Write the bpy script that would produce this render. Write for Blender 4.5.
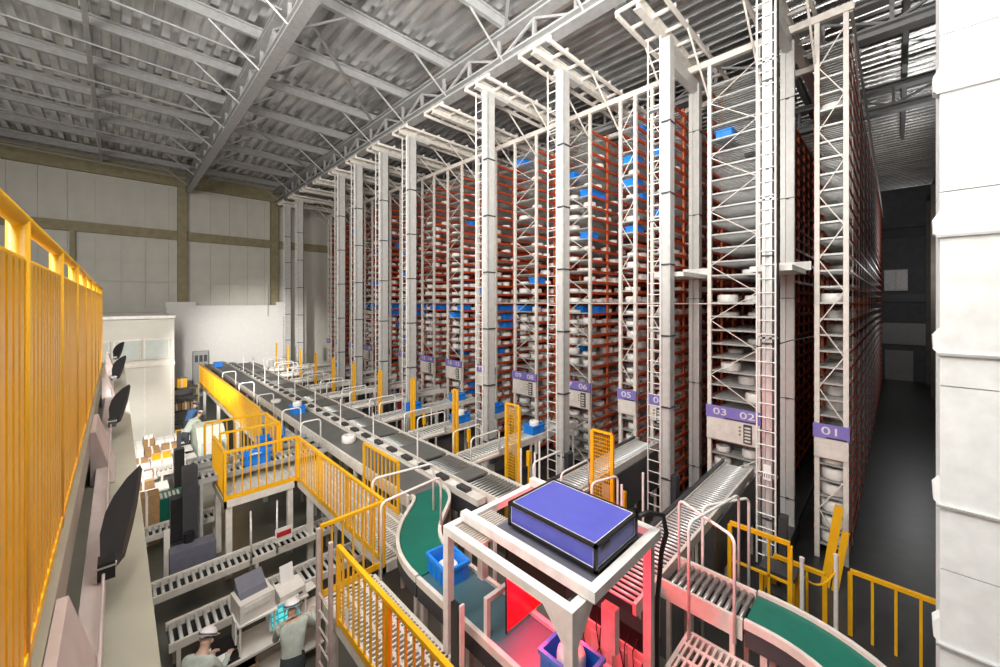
import bpy, math, random
from mathutils import Vector, Matrix
random.seed(7)
for o in list(bpy.data.objects): bpy.data.objects.remove(o)
SC = bpy.context.scene
C = SC.collection
PI = math.pi
# ---------------------------------------------------------------- camera
# x runs into the racks, y runs along the row of racks towards the far wall, z up; eye 6.3 m over the floor
EYE = 6.3
cam = bpy.data.cameras.new('camera')
cam.sensor_width = 36.0; cam.lens = 36.0 * 0.390
cam.shift_y = -0.0315
cam.clip_start = 0.02; cam.clip_end = 200
camo = bpy.data.objects.new('camera', cam); C.objects.link(camo)
camo.location = (0, 0, EYE)
camo.rotation_euler = (math.radians(90), 0, math.radians(-90 + 45.51))
SC.camera = camo
# ---------------------------------------------------------------- world and view
w = bpy.data.worlds.new('world'); SC.world = w; w.use_nodes = True
w.node_tree.nodes['Background'].inputs[0].default_value = (0.95, 0.97, 1.0, 1)
w.node_tree.nodes['Background'].inputs[1].default_value = 0.05
SC.view_settings.view_transform = 'Standard'
SC.view_settings.look = 'None'
SC.view_settings.gamma = 1.0
SC.view_settings.use_curve_mapping = False
SC.view_settings.exposure = 0.0
# ---------------------------------------------------------------- large lights
def area(name, loc, aim, sx, sy, power, col=(1, 0.97, 0.92), spread=180):
    l = bpy.data.lights.new(name, 'AREA'); l.shape = 'RECTANGLE'; l.size = sx; l.size_y = sy
    l.energy = power; l.color = col; l.spread = math.radians(spread)
    o = bpy.data.objects.new(name, l); C.objects.link(o); o.location = loc
    d = Vector(aim) - Vector(loc)
    o.rotation_euler = d.to_track_quat('-Z', 'Y').to_euler()
    return o
def spot(name, loc, aim, power, ang, blend=0.3, col=(1, 0.96, 0.9), r=0.15):
    l = bpy.data.lights.new(name, 'SPOT'); l.energy = power; l.color = col
    l.spot_size = math.radians(ang); l.spot_blend = blend; l.shadow_soft_size = r
    o = bpy.data.objects.new(name, l); C.objects.link(o); o.location = loc
    o.rotation_euler = (Vector(aim) - Vector(loc)).to_track_quat('-Z', 'Y').to_euler()
    return o
area('unseen_key_over_walkway', (-1.0, 3.0, 13.5), (9, 9, 3.0), 5, 8, 1250)  # added key light for the rack fronts, no fixture in view
area('unseen_fill_over_conveyors', (4.0, 1.0, 14.0), (6.0, 4.5, 0), 4, 4, 380)  # added fill above the conveyors, unseen source
area('unseen_fill_by_racks', (7.2, -1.5, 13.6), (11.0, 4.0, 5.0), 3, 3, 130)  # added fill for the racks beside the side lane, unseen source
area('unseen_key_behind_camera', (-6.5, 4.0, 12.6), (9, 16, 5.0), 3, 8, 1900)  # added light from behind the camera towards the racks
area('added_roof_fill', (-3.0, -1.5, 8.5), (6.5, 6.0, 15.4), 3, 4, 1150, spread=84)  # added uplight to brighten the roof deck, no such fitting known
area('unseen_packing_fill', (-5.5, 13.0, 11.0), (2.0, 20.0, 0), 3, 5, 480, (1, 0.97, 0.9))  # added fill to brighten the packing area, source out of view

# ---------------------------------------------------------------- materials
def mat(name, col, rough=0.5, metal=0.0, var=0.08, scale=6.0, bump=0.0, stretch=(1, 1, 1), emit=None, spec=0.5, trans=0.0, alpha=1.0):
    m = bpy.data.materials.new(name); m.use_nodes = True
    nt = m.node_tree; b = nt.nodes['Principled BSDF']
    b.inputs['Roughness'].default_value = rough
    b.inputs['Metallic'].default_value = metal
    b.inputs['Specular IOR Level'].default_value = spec
    tc = nt.nodes.new('ShaderNodeTexCoord'); mp = nt.nodes.new('ShaderNodeMapping')
    mp.inputs['Scale'].default_value = stretch
    nz = nt.nodes.new('ShaderNodeTexNoise'); nz.inputs['Scale'].default_value = scale; nz.inputs['Detail'].default_value = 4
    nt.links.new(tc.outputs['Object'], mp.inputs[0]); nt.links.new(mp.outputs[0], nz.inputs['Vector'])
    rp = nt.nodes.new('ShaderNodeValToRGB')
    c = Vector(col)
    lo = [max(0, x * (1 - var * 1.6)) for x in c]; hi = [min(1, x * (1 + var)) for x in c]
    rp.color_ramp.elements[0].position = 0.3; rp.color_ramp.elements[1].position = 0.7
    rp.color_ramp.elements[0].color = (*lo, 1); rp.color_ramp.elements[1].color = (*hi, 1)
    nt.links.new(nz.outputs['Fac'], rp.inputs[0]); nt.links.new(rp.outputs[0], b.inputs['Base Color'])
    if bump:
        bp = nt.nodes.new('ShaderNodeBump'); bp.inputs['Strength'].default_value = bump; bp.inputs['Distance'].default_value = 0.02
        nt.links.new(nz.outputs['Fac'], bp.inputs['Height']); nt.links.new(bp.outputs[0], b.inputs['Normal'])
    if emit:
        b.inputs['Emission Color'].default_value = (*emit[:3], 1); b.inputs['Emission Strength'].default_value = emit[3]
    if trans: b.inputs['Transmission Weight'].default_value = trans
    if alpha < 1: b.inputs['Alpha'].default_value = alpha
    return m
M = dict(
    cream=mat('cream_paint', (0.72, 0.68, 0.62), 0.45),
    post=mat('cream_post_paint', (0.80, 0.74, 0.68), 0.45),
    white=mat('white_paint', (0.82, 0.80, 0.77), 0.4),
    warmwall=mat('wall_panel', (0.62, 0.60, 0.54), 0.6, var=0.04, scale=1.2),
    brightwall=mat('white_lining', (0.88, 0.87, 0.84), 0.6, var=0.02),
    ledge=mat('greige_panel', (0.36, 0.34, 0.27), 0.55, var=0.06, scale=3),
    khaki=mat('khaki_steel', (0.30, 0.26, 0.15), 0.6, var=0.12, scale=3),
    brown=mat('dull_brown_wall', (0.16, 0.14, 0.115), 0.7, var=0.12, scale=2),
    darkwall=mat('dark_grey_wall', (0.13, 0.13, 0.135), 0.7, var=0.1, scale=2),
    floor=mat('grey_green_floor_paint', (0.13, 0.13, 0.11), 0.35, var=0.15, scale=1.2),
    roof=mat('galvanised_deck', (0.84, 0.85, 0.86), 0.27, 0.9, var=0.22, scale=1.5, stretch=(2, 0.4, 1)),
    steel=mat('grey_painted_steel', (0.42, 0.42, 0.42), 0.4, 0.1, var=0.08),
    zinc=mat('zinc_sheet', (0.52, 0.53, 0.53), 0.4, 0.45, var=0.1),
    shelf=mat('shelf_zinc', (0.46, 0.47, 0.46), 0.45, 0.35, var=0.1),
    mast=mat('mast_grey_white', (0.56, 0.55, 0.53), 0.4, 0.1, var=0.05),
    red=mat('rack_red', (0.56, 0.075, 0.025), 0.45, var=0.15, scale=5),
    orange=mat('rack_orange', (0.66, 0.13, 0.04), 0.45, var=0.15, scale=5),
    yellow=mat('safety_yellow', (0.88, 0.45, 0.008), 0.35, var=0.05),
    blue=mat('tote_blue', (0.012, 0.23, 0.78), 0.35, var=0.08),
    roll=mat('white_film_roll', (0.84, 0.82, 0.78), 0.35, var=0.05, scale=9),
    core=mat('roll_core', (0.45, 0.40, 0.33), 0.6),
    purple=mat('sign_purple', (0.25, 0.20, 0.58), 0.4, var=0.04),
    boxblue=mat('cabinet_blue_violet', (0.10, 0.11, 0.52), 0.3, var=0.04),
    black=mat('black_plastic', (0.012, 0.012, 0.013), 0.4),
    dark=mat('dark_grey_metal', (0.05, 0.05, 0.055), 0.45),
    belt=mat('grey_belt', (0.13, 0.13, 0.125), 0.5, var=0.08, scale=4),
    green=mat('green_belt', (0.005, 0.15, 0.105), 0.45, var=0.06, scale=4),
    teal=mat('teal_belt', (0.06, 0.14, 0.17), 0.4, var=0.06, scale=4),
    roller=mat('steel_roller', (0.42, 0.43, 0.42), 0.3, 0.7, var=0.06),
    rollerlite=mat('bright_roller', (0.72, 0.73, 0.72), 0.3, 0.3, var=0.04),
    lane=mat('lane_floor_shade', (0.035, 0.036, 0.036), 0.35, var=0.2, scale=2),  # floor colour with the shade of lane and aisles put into it
    skin=mat('skin', (0.62, 0.40, 0.30), 0.5, var=0.04),
    shirt=mat('pale_sage_workwear', (0.52, 0.57, 0.52), 0.8, var=0.08, scale=14, bump=0.3),
    blueshirt=mat('blue_workwear', (0.07, 0.16, 0.36), 0.8, var=0.1, scale=14),
    trousers=mat('dark_trousers', (0.05, 0.06, 0.07), 0.8),
    helmet=mat('white_helmet', (0.88, 0.85, 0.84), 0.3, var=0.02),
    paper=mat('white_paper', (0.86, 0.86, 0.86), 0.7, var=0.02),
    printer=mat('printer_beige', (0.74, 0.70, 0.66), 0.45, var=0.03),
    slate=mat('slate_plastic', (0.14, 0.14, 0.18), 0.5),
    card=mat('cardboard', (0.42, 0.25, 0.11), 0.8, var=0.1, scale=8),
    screen=mat('lit_screen', (0.02, 0.3, 0.35), 0.3, emit=(0.02, 0.35, 0.42, 0.7)),
    screenlite=mat('lit_screen_rows', (0.2, 0.8, 0.8), 0.3, emit=(0.2, 0.8, 0.75, 0.5)),
    redglass=mat('red_acrylic_guard', (0.75, 0.012, 0.02), 0.2, var=0.03, emit=None),
    redlamp=mat('red_scanner_lamp', (1, 0.05, 0.05), 0.3, emit=(1, 0.03, 0.04, 25)),
    rubber=mat('black_hose', (0.015, 0.015, 0.015), 0.5),
    redbox=mat('red_plastic', (0.5, 0.02, 0.03), 0.4),
    glass=mat('window_glass', (0.55, 0.60, 0.57), 0.1, var=0.03),
    wrap=mat('pale_green_sheet', (0.62, 0.70, 0.62), 0.5, var=0.06, scale=5),
    pink=mat('pinkish_cream_paint', (0.56, 0.46, 0.43), 0.5),
    duct=mat('galvanised_duct', (0.80, 0.82, 0.83), 0.5, 0.15, var=0.06, scale=14),
)
# ---------------------------------------------------------------- mesh helpers
class MB:
    def __init__(s): s.v = []; s.f = []
    def box(s, x0, y0, z0, x1, y1, z1):
        n = len(s.v)
        s.v += [(x0,y0,z0),(x1,y0,z0),(x1,y1,z0),(x0,y1,z0),(x0,y0,z1),(x1,y0,z1),(x1,y1,z1),(x0,y1,z1)]
        s.f += [tuple(n+i for i in q) for q in ((0,3,2,1),(4,5,6,7),(0,1,5,4),(1,2,6,5),(2,3,7,6),(3,0,4,7))]
        return s
    def cbox(s, c, d): return s.box(c[0]-d[0]/2, c[1]-d[1]/2, c[2]-d[2]/2, c[0]+d[0]/2, c[1]+d[1]/2, c[2]+d[2]/2)
    def frame(s, p, q):
        d = (Vector(q) - Vector(p)).normalized()
        u = Vector((0, 0, 1)) if abs(d.z) < 0.95 else Vector((1, 0, 0))
        a = d.cross(u).normalized(); b = a.cross(d).normalized()
        return a, b
    def beam(s, p, q, w=0.05, h=0.05):
        a, b = s.frame(p, q); n = len(s.v); a = a * w / 2; b = b * h / 2
        for e in (Vector(p), Vector(q)):
            s.v += [tuple(e - a - b), tuple(e + a - b), tuple(e + a + b), tuple(e - a + b)]
        s.f += [tuple(n+i for i in q_) for q_ in ((3,2,1,0),(4,5,6,7),(0,1,5,4),(1,2,6,5),(2,3,7,6),(3,0,4,7))]
        return s
    def tube(s, pts, r=0.02, n=8):
        pts = [Vector(p) for p in pts]; k0 = len(s.v); m = len(pts)
        for i, p in enumerate(pts):
            if i == 0: d = pts[1] - p
            elif i == m - 1: d = p - pts[i-1]
            else: d = (pts[i+1] - p).normalized() + (p - pts[i-1]).normalized()
            d.normalize()
            if i == 0:
                u = Vector((0,0,1)) if abs(d.z) < 0.9 else Vector((1,0,0))
                a = d.cross(u).normalized()
            else:
                a = (a - d * a.dot(d)).normalized()
            b = a.cross(d)
            for j in range(n):
                t = 2 * PI * j / n
                s.v.append(tuple(p + a * (r * math.cos(t)) + b * (r * math.sin(t))))
        for i in range(m - 1):
            for j in range(n):
                A = k0 + i*n + j; B = k0 + i*n + (j+1) % n
                s.f.append((A, A + n, B + n, B))
        s.f.append(tuple(k0 + j for j in range(n)))
        s.f.append(tuple(k0 + (m-1)*n + n - 1 - j for j in range(n)))
        return s
    def lathe(s, cx, cy, prof, n=14):
        k0 = len(s.v); m = len(prof)
        for (r, z) in prof:
            for j in range(n):
                t = 2 * PI * j / n
                s.v.append((cx + r * math.cos(t), cy + r * math.sin(t), z))
        for i in range(m - 1):
            for j in range(n):
                A = k0 + i*n + j; B = k0 + i*n + (j+1) % n
                s.f.append((A, B, B + n, A + n))
        s.f.append(tuple(k0 + n - 1 - j for j in range(n)))
        s.f.append(tuple(k0 + (m-1)*n + j for j in range(n)))
        return s
    def prism(s, poly, z0, z1):          # poly in xy, counter-clockwise
        n = len(poly); k = len(s.v)
        s.v += [(x, y, z0) for x, y in poly] + [(x, y, z1) for x, y in poly]
        s.f.append(tuple(k + n - 1 - i for i in range(n))); s.f.append(tuple(k + n + i for i in range(n)))
        for i in range(n):
            j = (i + 1) % n; s.f.append((k+i, k+j, k+n+j, k+n+i))
        return s
    def extrude(s, poly, vec):           # poly of 3-D points
        n = len(poly); k = len(s.v); vec = Vector(vec)
        s.v += [tuple(p) for p in poly] + [tuple(Vector(p) + vec) for p in poly]
        s.f.append(tuple(k + n - 1 - i for i in range(n))); s.f.append(tuple(k + n + i for i in range(n)))
        for i in range(n):
            j = (i + 1) % n; s.f.append((k+i, k+j, k+n+j, k+n+i))
        return s
    def mesh(s, name, m, smooth=False, org=(0,0,0)):
        me = bpy.data.meshes.new(name)
        me.from_pydata([(x-org[0], y-org[1], z-org[2]) for x, y, z in s.v], [], s.f); me.update()
        if smooth:
            for p in me.polygons: p.use_smooth = len(p.vertices) == 4
        me.materials.append(M[m]); return me
    def build(s, name, m, parent=None, smooth=False):
        org = tuple(worldloc(parent)) if parent else (0,0,0)
        return put(name, s.mesh(name, m, smooth, org), parent)
WL = {}
def worldloc(o):
    l = Vector((0,0,0))
    while o is not None:
        l = l + o.location; o = o.parent
    return l
def put(name, me, parent=None, loc=None, rot=None):
    o = bpy.data.objects.new(name, me); C.objects.link(o)
    if parent: o.parent = parent
    if loc is not None: o.location = loc
    if rot is not None: o.rotation_euler = rot
    return o
def tag(o, label=None, cat=None, group=None, kind=None):
    if label: o['label'] = label
    if cat: o['category'] = cat
    if group: o['group'] = group
    if kind: o['kind'] = kind
    return o
def thing(name, label, cat, loc=(0,0,0), group=None):
    o = bpy.data.objects.new(name, None); C.objects.link(o); o.location = loc
    o.empty_display_size = 0.1
    return tag(o, label, cat, group)
def one(name, mb, m, label, cat, group=None, smooth=False, kind=None):
    return tag(mb.build(name, m, None, smooth), label, cat, group, kind)
def struct(name, mb, m, label=None, cat=None):
    return tag(mb.build(name, m), label, cat, None, 'structure')
ONES = ['', 'first','second','third','fourth','fifth','sixth','seventh','eighth','ninth','tenth','eleventh','twelfth','thirteenth','fourteenth','fifteenth','sixteenth','seventeenth','eighteenth','nineteenth']
def nth(n):
    if n < 20: return ONES[n]
    t, r = divmod(n, 10); tens = {2: 'twent', 3: 'thirt', 4: 'fort', 5: 'fift'}[t]
    return tens + 'ieth' if r == 0 else tens + 'y-' + ONES[r]
def text_mesh(txt, size, depth=0.004, wide=1.0, bold=0.0):
    cu = bpy.data.curves.new('lettering', 'FONT'); cu.body = txt; cu.size = size; cu.extrude = depth; cu.offset = bold
    cu.align_x = 'CENTER'; cu.align_y = 'CENTER'
    o = bpy.data.objects.new('lettering', cu); C.objects.link(o)
    dg = bpy.context.evaluated_depsgraph_get(); dg.update()
    me = bpy.data.meshes.new_from_object(o.evaluated_get(dg))
    bpy.data.objects.remove(o)
    me.transform(Matrix.Diagonal((wide, 1, 1, 1)))
    return me
FACE_MINUS_X = Matrix(((0,0,-1,0),(-1,0,0,0),(0,1,0,0),(0,0,0,1)))   # text read while looking along +x
# ================================================================ SETTING
YW, XB = 34.7, 45.0
CEIL = 15.4
struct('floor', MB().box(-9, -6, -0.2, XB, YW, 0), 'floor')
struct('floor_painted_shade', MB().box(6.9, -1.9, 0, XB - 0.01, 33.5, 0.006), 'lane')  # near-black sheet that paints the shade of lane and aisles on the floor
# corrugated roof deck: trapezoid ribs run along y
mb = MB(); x = -9.0; pitch = 0.48
prof = []
while x < XB:
    prof += [(x, CEIL), (x + 0.2, CEIL), (x + 0.25, CEIL + 0.16), (x + 0.43, CEIL + 0.16)]; x += pitch
k = len(mb.v)
for (px, pz) in prof: mb.v += [(px, -6, pz), (px, YW, pz)]
for i in range(len(prof) - 1):
    a = 2*i; mb.f.append((a, a+1, a+3, a+2))
struct('ceiling', mb, 'roof')
# far wall of upright sandwich panels, each a part
wall = struct('wall_left', MB().box(-9, YW + 0.03, 0, XB, YW + 0.2, CEIL + 0.3), 'warmwall')
pw = 1.15; i = 0; x = -9.0
pm = MB().box(0.006, -0.05, 0, pw - 0.006, 0.03, 7.6).mesh('panel', 'warmwall')
while x + pw < 20:
    for zz in (0.0, 7.62): put('panel', pm, wall, (x, YW, zz))
    x += pw
mbk = MB().box(-9, YW - 0.32, 14.2, 20, YW - 0.06, 15.1)
struct('trim_1', mbk, 'khaki')
struct('trim_2', MB().box(-9, YW - 0.26, 10.55, 20, YW - 0.06, 11.15), 'khaki')
for n_, xx in ((3, 2.95), (4, 8.6), (5, -2.0)):
    wd = 0.5 if xx > 0 else 0.22
    struct('trim_%d' % n_, MB().box(xx, YW - 0.5, 0, xx + wd, YW - 0.06, 14.2 if xx > 0 else 10.55), 'khaki')
# white lining low on the far wall
struct('wall_lining', MB().box(2.35, YW - 0.62, 0, 9.4, YW - 0.52, 6.05)  .box(2.3, YW - 0.64, 5.95, 3.9, YW - 0.5, 6.3).box(8.9, YW - 0.64, 5.2, 9.6, YW - 0.5, 6.3).box(3.9, YW - 0.7, 5.82, 8.9, YW - 0.6, 5.98), 'brightwall')
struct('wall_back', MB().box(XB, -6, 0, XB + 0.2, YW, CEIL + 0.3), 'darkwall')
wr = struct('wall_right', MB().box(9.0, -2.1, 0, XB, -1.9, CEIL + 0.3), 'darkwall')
for i in range(6):
    xx = 14 + i * 6
    MB().box(xx, -1.9, 0, xx + 0.4, -1.55, 14).build('pilaster', 'brown', wr)
struct('wall_front', MB().box(-9.2, -6, 0, -9, YW, CEIL + 0.3), 'warmwall')
# back wall fittings seen down the dark side lane
bwf = thing('switch_cabinet', 'pale switch cabinet on the dark end wall of the side lane', 'cabinet', (XB - 0.3, 0.1, 6.9))
MB().box(XB - 0.35, -0.6, 7.2, XB - 0.01, 0.75, 8.9).build('body', 'cream', bwf)
for s in (-0.6, 0.09): MB().box(XB - 0.38, s + 0.04, 7.3, XB - 0.35, s + 0.62, 8.8).build('door', 'white', bwf)
for i, (z0, z1) in enumerate(((3.0, 4.9),)):
    struct('door_1', MB().box(XB - 0.06, -0.9, 0.0, XB - 0.005, 0.7, 2.4), 'steel')
struct('wall_band', MB().box(XB - 0.12, -1.9, 2.9, XB - 0.01, 3, 4.6), 'steel')
struct('trim_6', MB().box(XB - 0.2, -1.9, 6.3, XB - 0.005, 3, 6.9).box(XB - 0.2, -1.9, 11.5, XB - 0.005, 3, 12.2), 'dark')
# -------------------------------- roof trusses along y
def truss(label, X, zl, zt, wl):
    t = thing('roof_truss', label, 'truss', (X, 14, zl))
    MB().box(X - wl/2, -5.5, zl, X + wl/2, YW - 0.4, zl + 0.06).box(X - 0.03, -5.5, zl + 0.06, X + 0.03, YW - 0.4, zl + 0.22).box(X - wl/2, -5.5, zl + 0.22, X + wl/2, YW - 0.4, zl + 0.28).build('lower_chord', 'steel', t)
    MB().box(X - wl/2, -5.5, zt - 0.22, X + wl/2, YW - 0.4, zt - 0.16).box(X - 0.03, -5.5, zt - 0.16, X + 0.03, YW - 0.4, zt - 0.05).box(X - wl/2, -5.5, zt - 0.05, X + wl/2, YW - 0.4, zt).build('upper_chord', 'steel', t)
    step = 1.5; y = -4.4; k = 0
    vm = MB().box(-0.05, -0.05, 0, 0.05, 0.05, zt - zl - 0.5).mesh('web_post', 'steel')
    d1 = MB().beam((0,0,0), (0,step,zt-zl-0.5), 0.07, 0.07).mesh('web_diagonal', 'steel')
    d2 = MB().beam((0,0,zt-zl-0.5), (0,step,0), 0.07, 0.07).mesh('web_diagonal', 'steel')
    loc0 = Vector((X, 14, zl))
    while y < YW - 2:
        put('web_post', vm, t, Vector((X, y, zl + 0.28)) - loc0)
        put('web_diagonal', d1 if k % 2 else d2, t, Vector((X, y, zl + 0.28)) - loc0)
        y += step; k += 1
    return t
truss('grey roof truss nearest the yellow railing, ending at the far wall', 3.5, 13.85, 15.0, 0.34)
truss('grey roof truss running over the crane masts in front of the racks', 8.9, 13.85, 15.0, 0.4)
truss('grey roof truss above the racks, half hidden behind their tops', 15.5, 13.85, 15.0, 0.4)
truss('grey roof truss deep over the racks, seen past rack 01', 22.0, 13.85, 15.0, 0.4)
py = [-3.2 + 3.0 * i for i in range(13)]
for k, y in enumerate(py):
    t = thing('roof_purlin', 'grey roof purlin with knee braces, %s counted from the far wall' % nth(len(py) - k), 'purlin', (2, y, 15.0), 'purlins under the roof deck')
    MB().box(-9, y - 0.065, 15.0, 30, y + 0.065, 15.05).box(-9, y - 0.025, 15.05, 30, y + 0.025, 15.3).box(-9, y - 0.09, 15.3, 30, y + 0.09, 15.35).build('beam', 'steel', t)
    MB().tube([(-9, y + 0.3, 14.75), (3.3, y + 0.3, 14.5)], 0.03, 6).build('tie_rod', 'steel', t)
    for X in (3.5, 8.9):
        for s in (-1, 1):
            if X > 8 and s > 0: continue
            MB().tube([(X + s * 1.5, y, 15.0), (X + s * 0.1, y, 13.95)], 0.035, 6).build('knee_brace', 'steel', t)
one('roof_tie_beam', MB().box(-0.75, -5, 14.85, -0.62, YW - 0.4, 14.99), 'steel', 'slim grey tie beam crossing the purlins above the yellow railing', 'beam')
for i, y in enumerate((2.8, 11.8, 20.8)):
    one('roof_cross_brace', MB().beam((3.7, y + 0.2, 14.93), (8.7, y + 5.8, 14.93), 0.09, 0.06), 'steel', 'flat grey cross brace between the two roof trusses, %s from the camera' % nth(i + 1), 'brace', 'cross braces in the roof')
# ================================================================ RACKS
XF = 12.4
RK = [(0.80, 1.44, '01'), (2.58, 3.90, '03 02'), (5.0, 5.62, '04'), (6.10, 6.74, '05'), (7.86, 9.16, '07 06'), (10.43, 11.74, '09 08'),
      (12.87, 14.17, '11 10'), (15.32, 16.6, '13 12'), (17.75, 19.0, '15 14'), (20.15, 21.4, '17 16'), (22.55, 23.8, '19 18'),
      (25.0, 26.2, '21 20'), (27.4, 28.6, '23 22'), (29.8, 31.05, '25 24'), (32.2, 32.85, '26')]
NL, LZ0, LP = 32, 0.35, 0.395
XE = 43.5
def rack(idx, y0, y1, num):
    W = y1 - y0; L0 = Vector((XF, y0, 0))
    t = thing('storage_rack', 'tall storage rack with purple sign %s, %s rack counted from the dark side lane' % (num, nth(idx + 1)), 'rack', L0, 'storage racks in a row')
    near = idx < 9
    fp = MB().box(-0.035, -0.05, 0, 0.065, 0.05, 13.2).mesh('post', 'post')
    for y in (0.05, W - 0.05): put('post', fp, t, (0, y, 0))
    # red inner uprights
    up = MB().box(-0.035, -0.03, 0, 0.035, 0.03, 12.8).mesh('upright', 'orange')
    mbs = MB()
    ys = [0.03, W - 0.03] if idx else [0.03, W - 0.03]
    for i in range(1, 26):
        for y in ys:
            if idx == 0 and y < 0.1:
                if i < 14: put('upright', MB().box(-0.04, -0.004, 0, 0.04, 0.008, 12.9).mesh('upright', 'post' if i % 2 else 'red'), t, (1.2 * i, 0.0, 0))
                continue
            if i < 7: put('upright', up, t, (1.2 * i, y, 0))
            else: mbs.box(1.2*i - 0.035 + XF, y0 + y - 0.03, 0, 1.2*i + 0.035 + XF, y0 + y + 0.03, 12.8)
    tag(mbs.build('upright_row', 'orange', t), kind='stuff')
    # shelves: slats near the front, plain deck further in
    mbs = MB()
    xs = 0.07
    mbs.box(0.0, 0.1, -0.02, 0.03, W - 0.1, 0.025)
    while xs < 4.2:
        mbs.box(xs, 0.03, -0.03, xs + 0.065, W - 0.03, -0.012); xs += 0.14
    mbs.box(4.3, 0.03, -0.03, XE - XF, W - 0.03, -0.015)
    sm = mbs.mesh('shelf', 'shelf')
    bm_ = MB().box(0.06, -0.02, -0.075, XE - XF, 0.02, 0.02).mesh('side_beam', 'red')
    thin = MB().box(0.06, -0.012, -0.03, XE - XF, 0.012, 0.015).mesh('side_beam', 'red')
    for k in range(NL):
        z = LZ0 + LP * k
        put('shelf', sm, t, (0, 0, z))
        for y in (0.0, W): put('side_beam', thin if idx == 0 and y == 0 else bm_, t, (0, y, z - 0.012))
    # front zigzag brace
    z = 4.0; k = 0
    st = 0.79
    d = [MB().beam((-0.01, 0.08, 0), (-0.01, W - 0.08, st), 0.022, 0.022).mesh('brace', 'post'), MB().beam((-0.01, W - 0.08, 0), (-0.01, 0.08, st), 0.022, 0.022).mesh('brace', 'post')]
    z = 3.4
    while z + st < 13.2:
        put('brace', d[k % 2], t, (0, 0, z)); z += st; k += 1
    for zz in (0.4, 1.2): put('brace', d[int(zz) % 2], t, (0, 0, zz))
    # sign and cream board under it
    sg = MB().box(XF - 0.10, y0 - 0.02, 2.98, XF - 0.045, y1 + 0.02, 3.32).build('sign', 'purple', t)
    MB().box(XF - 0.104, y0 + 0.03, 2.985, XF - 0.1, y1 - 0.35 * W, 3.02).build('sign_line', 'dark', sg)
    zb = 2.36 if W > 1 else 2.5
    bd = MB().box(XF - 0.085, y0, zb, XF - 0.05, y1, 2.98).build('board', 'post', t)
    if W > 1 or idx == 2:
        yk = y0 + 0.18
        kp = MB().box(XF - 0.12, yk, 2.42, XF - 0.085, yk + 0.2, 2.93).build('keypad', 'dark', bd)
        for q in range(5): MB().box(XF - 0.126, yk + 0.03, 2.46 + q * 0.09, XF - 0.12, yk + 0.17, 2.51 + q * 0.09).build('key', 'cream', kp)
        for q in range(3): MB().box(XF - 0.10, yk + 0.27, 2.6 + q * 0.1, XF - 0.085, yk + 0.32, 2.65 + q * 0.1).build('lamp', 'khaki', bd)
    parts = num.split(' ')
    for j, nn in enumerate(parts):
        cy = (y0 + y1) / 2 if len(parts) == 1 else (y1 - W * 0.27 if j == 0 else y0 + W * 0.22)
        me = text_mesh(nn, 0.26, 0.003, 1.45, 0.002); me.materials.clear(); me.materials.append(M['white'])
        me.transform(FACE_MINUS_X)
        put('lettering', me, sg, (-0.106, cy - y0, 3.16))
    return t
for i, (a, b, n) in enumerate(RK): rack(i, a, b, n)
# continuous tie beams over the rack tops
one('rack_tie_beam', MB().box(XF - 0.07, 0.7, 13.2, XF + 0.07, 33, 13.38), 'post', 'cream tie beam joining the front tops of all racks', 'beam')
one('rack_tie_beam', MB().box(XF + 2.4, 0.7, 13.2, XF + 2.54, 33, 13.36), 'post', 'cream tie beam over the racks behind the front one', 'beam')
one('rack_side_rail', MB().beam((XF, 0.76, 13.22), (XE, 0.76, 13.0), 0.06, 0.09).beam((XF, 0.72, 12.6), (XF + 2.5, 0.72, 11.9), 0.03, 0.03), 'post', 'cream top rail along the open side of rack 01', 'rail')

# ================================================================ OVERHEAD CRANE GUIDES
AISLE = [(2.0, 10.2, 1), (4.42, 10.55, 1), (7.3, 9.8, 1), (9.8, 9.0, 1), (12.3, 9.0, 0), (14.75, 9.05, 1), (17.2, 9.05, 1), (19.58, 8.9, 1), (21.98, 9.0, 1), (24.4, 9, 0), (26.8, 9, 0), (29.2, 9.1, 1), (31.6, 9.0, 1)]
AN = ['%s and %s' % (nth(a), nth(b)) for a, b in ((1, 2), (2, 3), (4, 5), (5, 6), (6, 7), (7, 8), (8, 9), (9, 10), (10, 11), (11, 12), (12, 13), (13, 14), (14, 15))]
for k, (yc, xf, has) in enumerate(AISLE):
    x0 = 8.5 if k > 1 else 9.0
    t = thing('crane_guide_rail', 'overhead crane guide rail over the aisle between the %s racks' % AN[k], 'rail', (x0, yc, 13.4), 'overhead guide rails')
    b = MB().box(x0, yc - 0.09, 13.42, 40, yc + 0.09, 13.45).box(x0, yc - 0.02, 13.45, 40, yc + 0.02, 13.66).box(x0, yc - 0.09, 13.66, 40, yc + 0.09, 13.69)
    b.build('beam', 'cream', t)
    for s in (-0.55, 0.55):
        MB().box(x0, yc + s - 0.035, 13.5, 16, yc + s + 0.035, 13.6).build('side_rail', 'post', t)
    cm = MB().box(-0.03, -0.6, 13.6 - 13.4, 0.03, 0.6, 13.68 - 13.4).mesh('cross_bar', 'post')
    for q in range(9): put('cross_bar', cm, t, (0.05 + q * 0.8, 0, 0))
    for s in (-0.57, 0.57):
        MB().beam((XF - 1.7, yc + s, 13.5), (XF - 0.02, yc + s, 12.2), 0.045, 0.03).build('stay', 'post', t)
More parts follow.
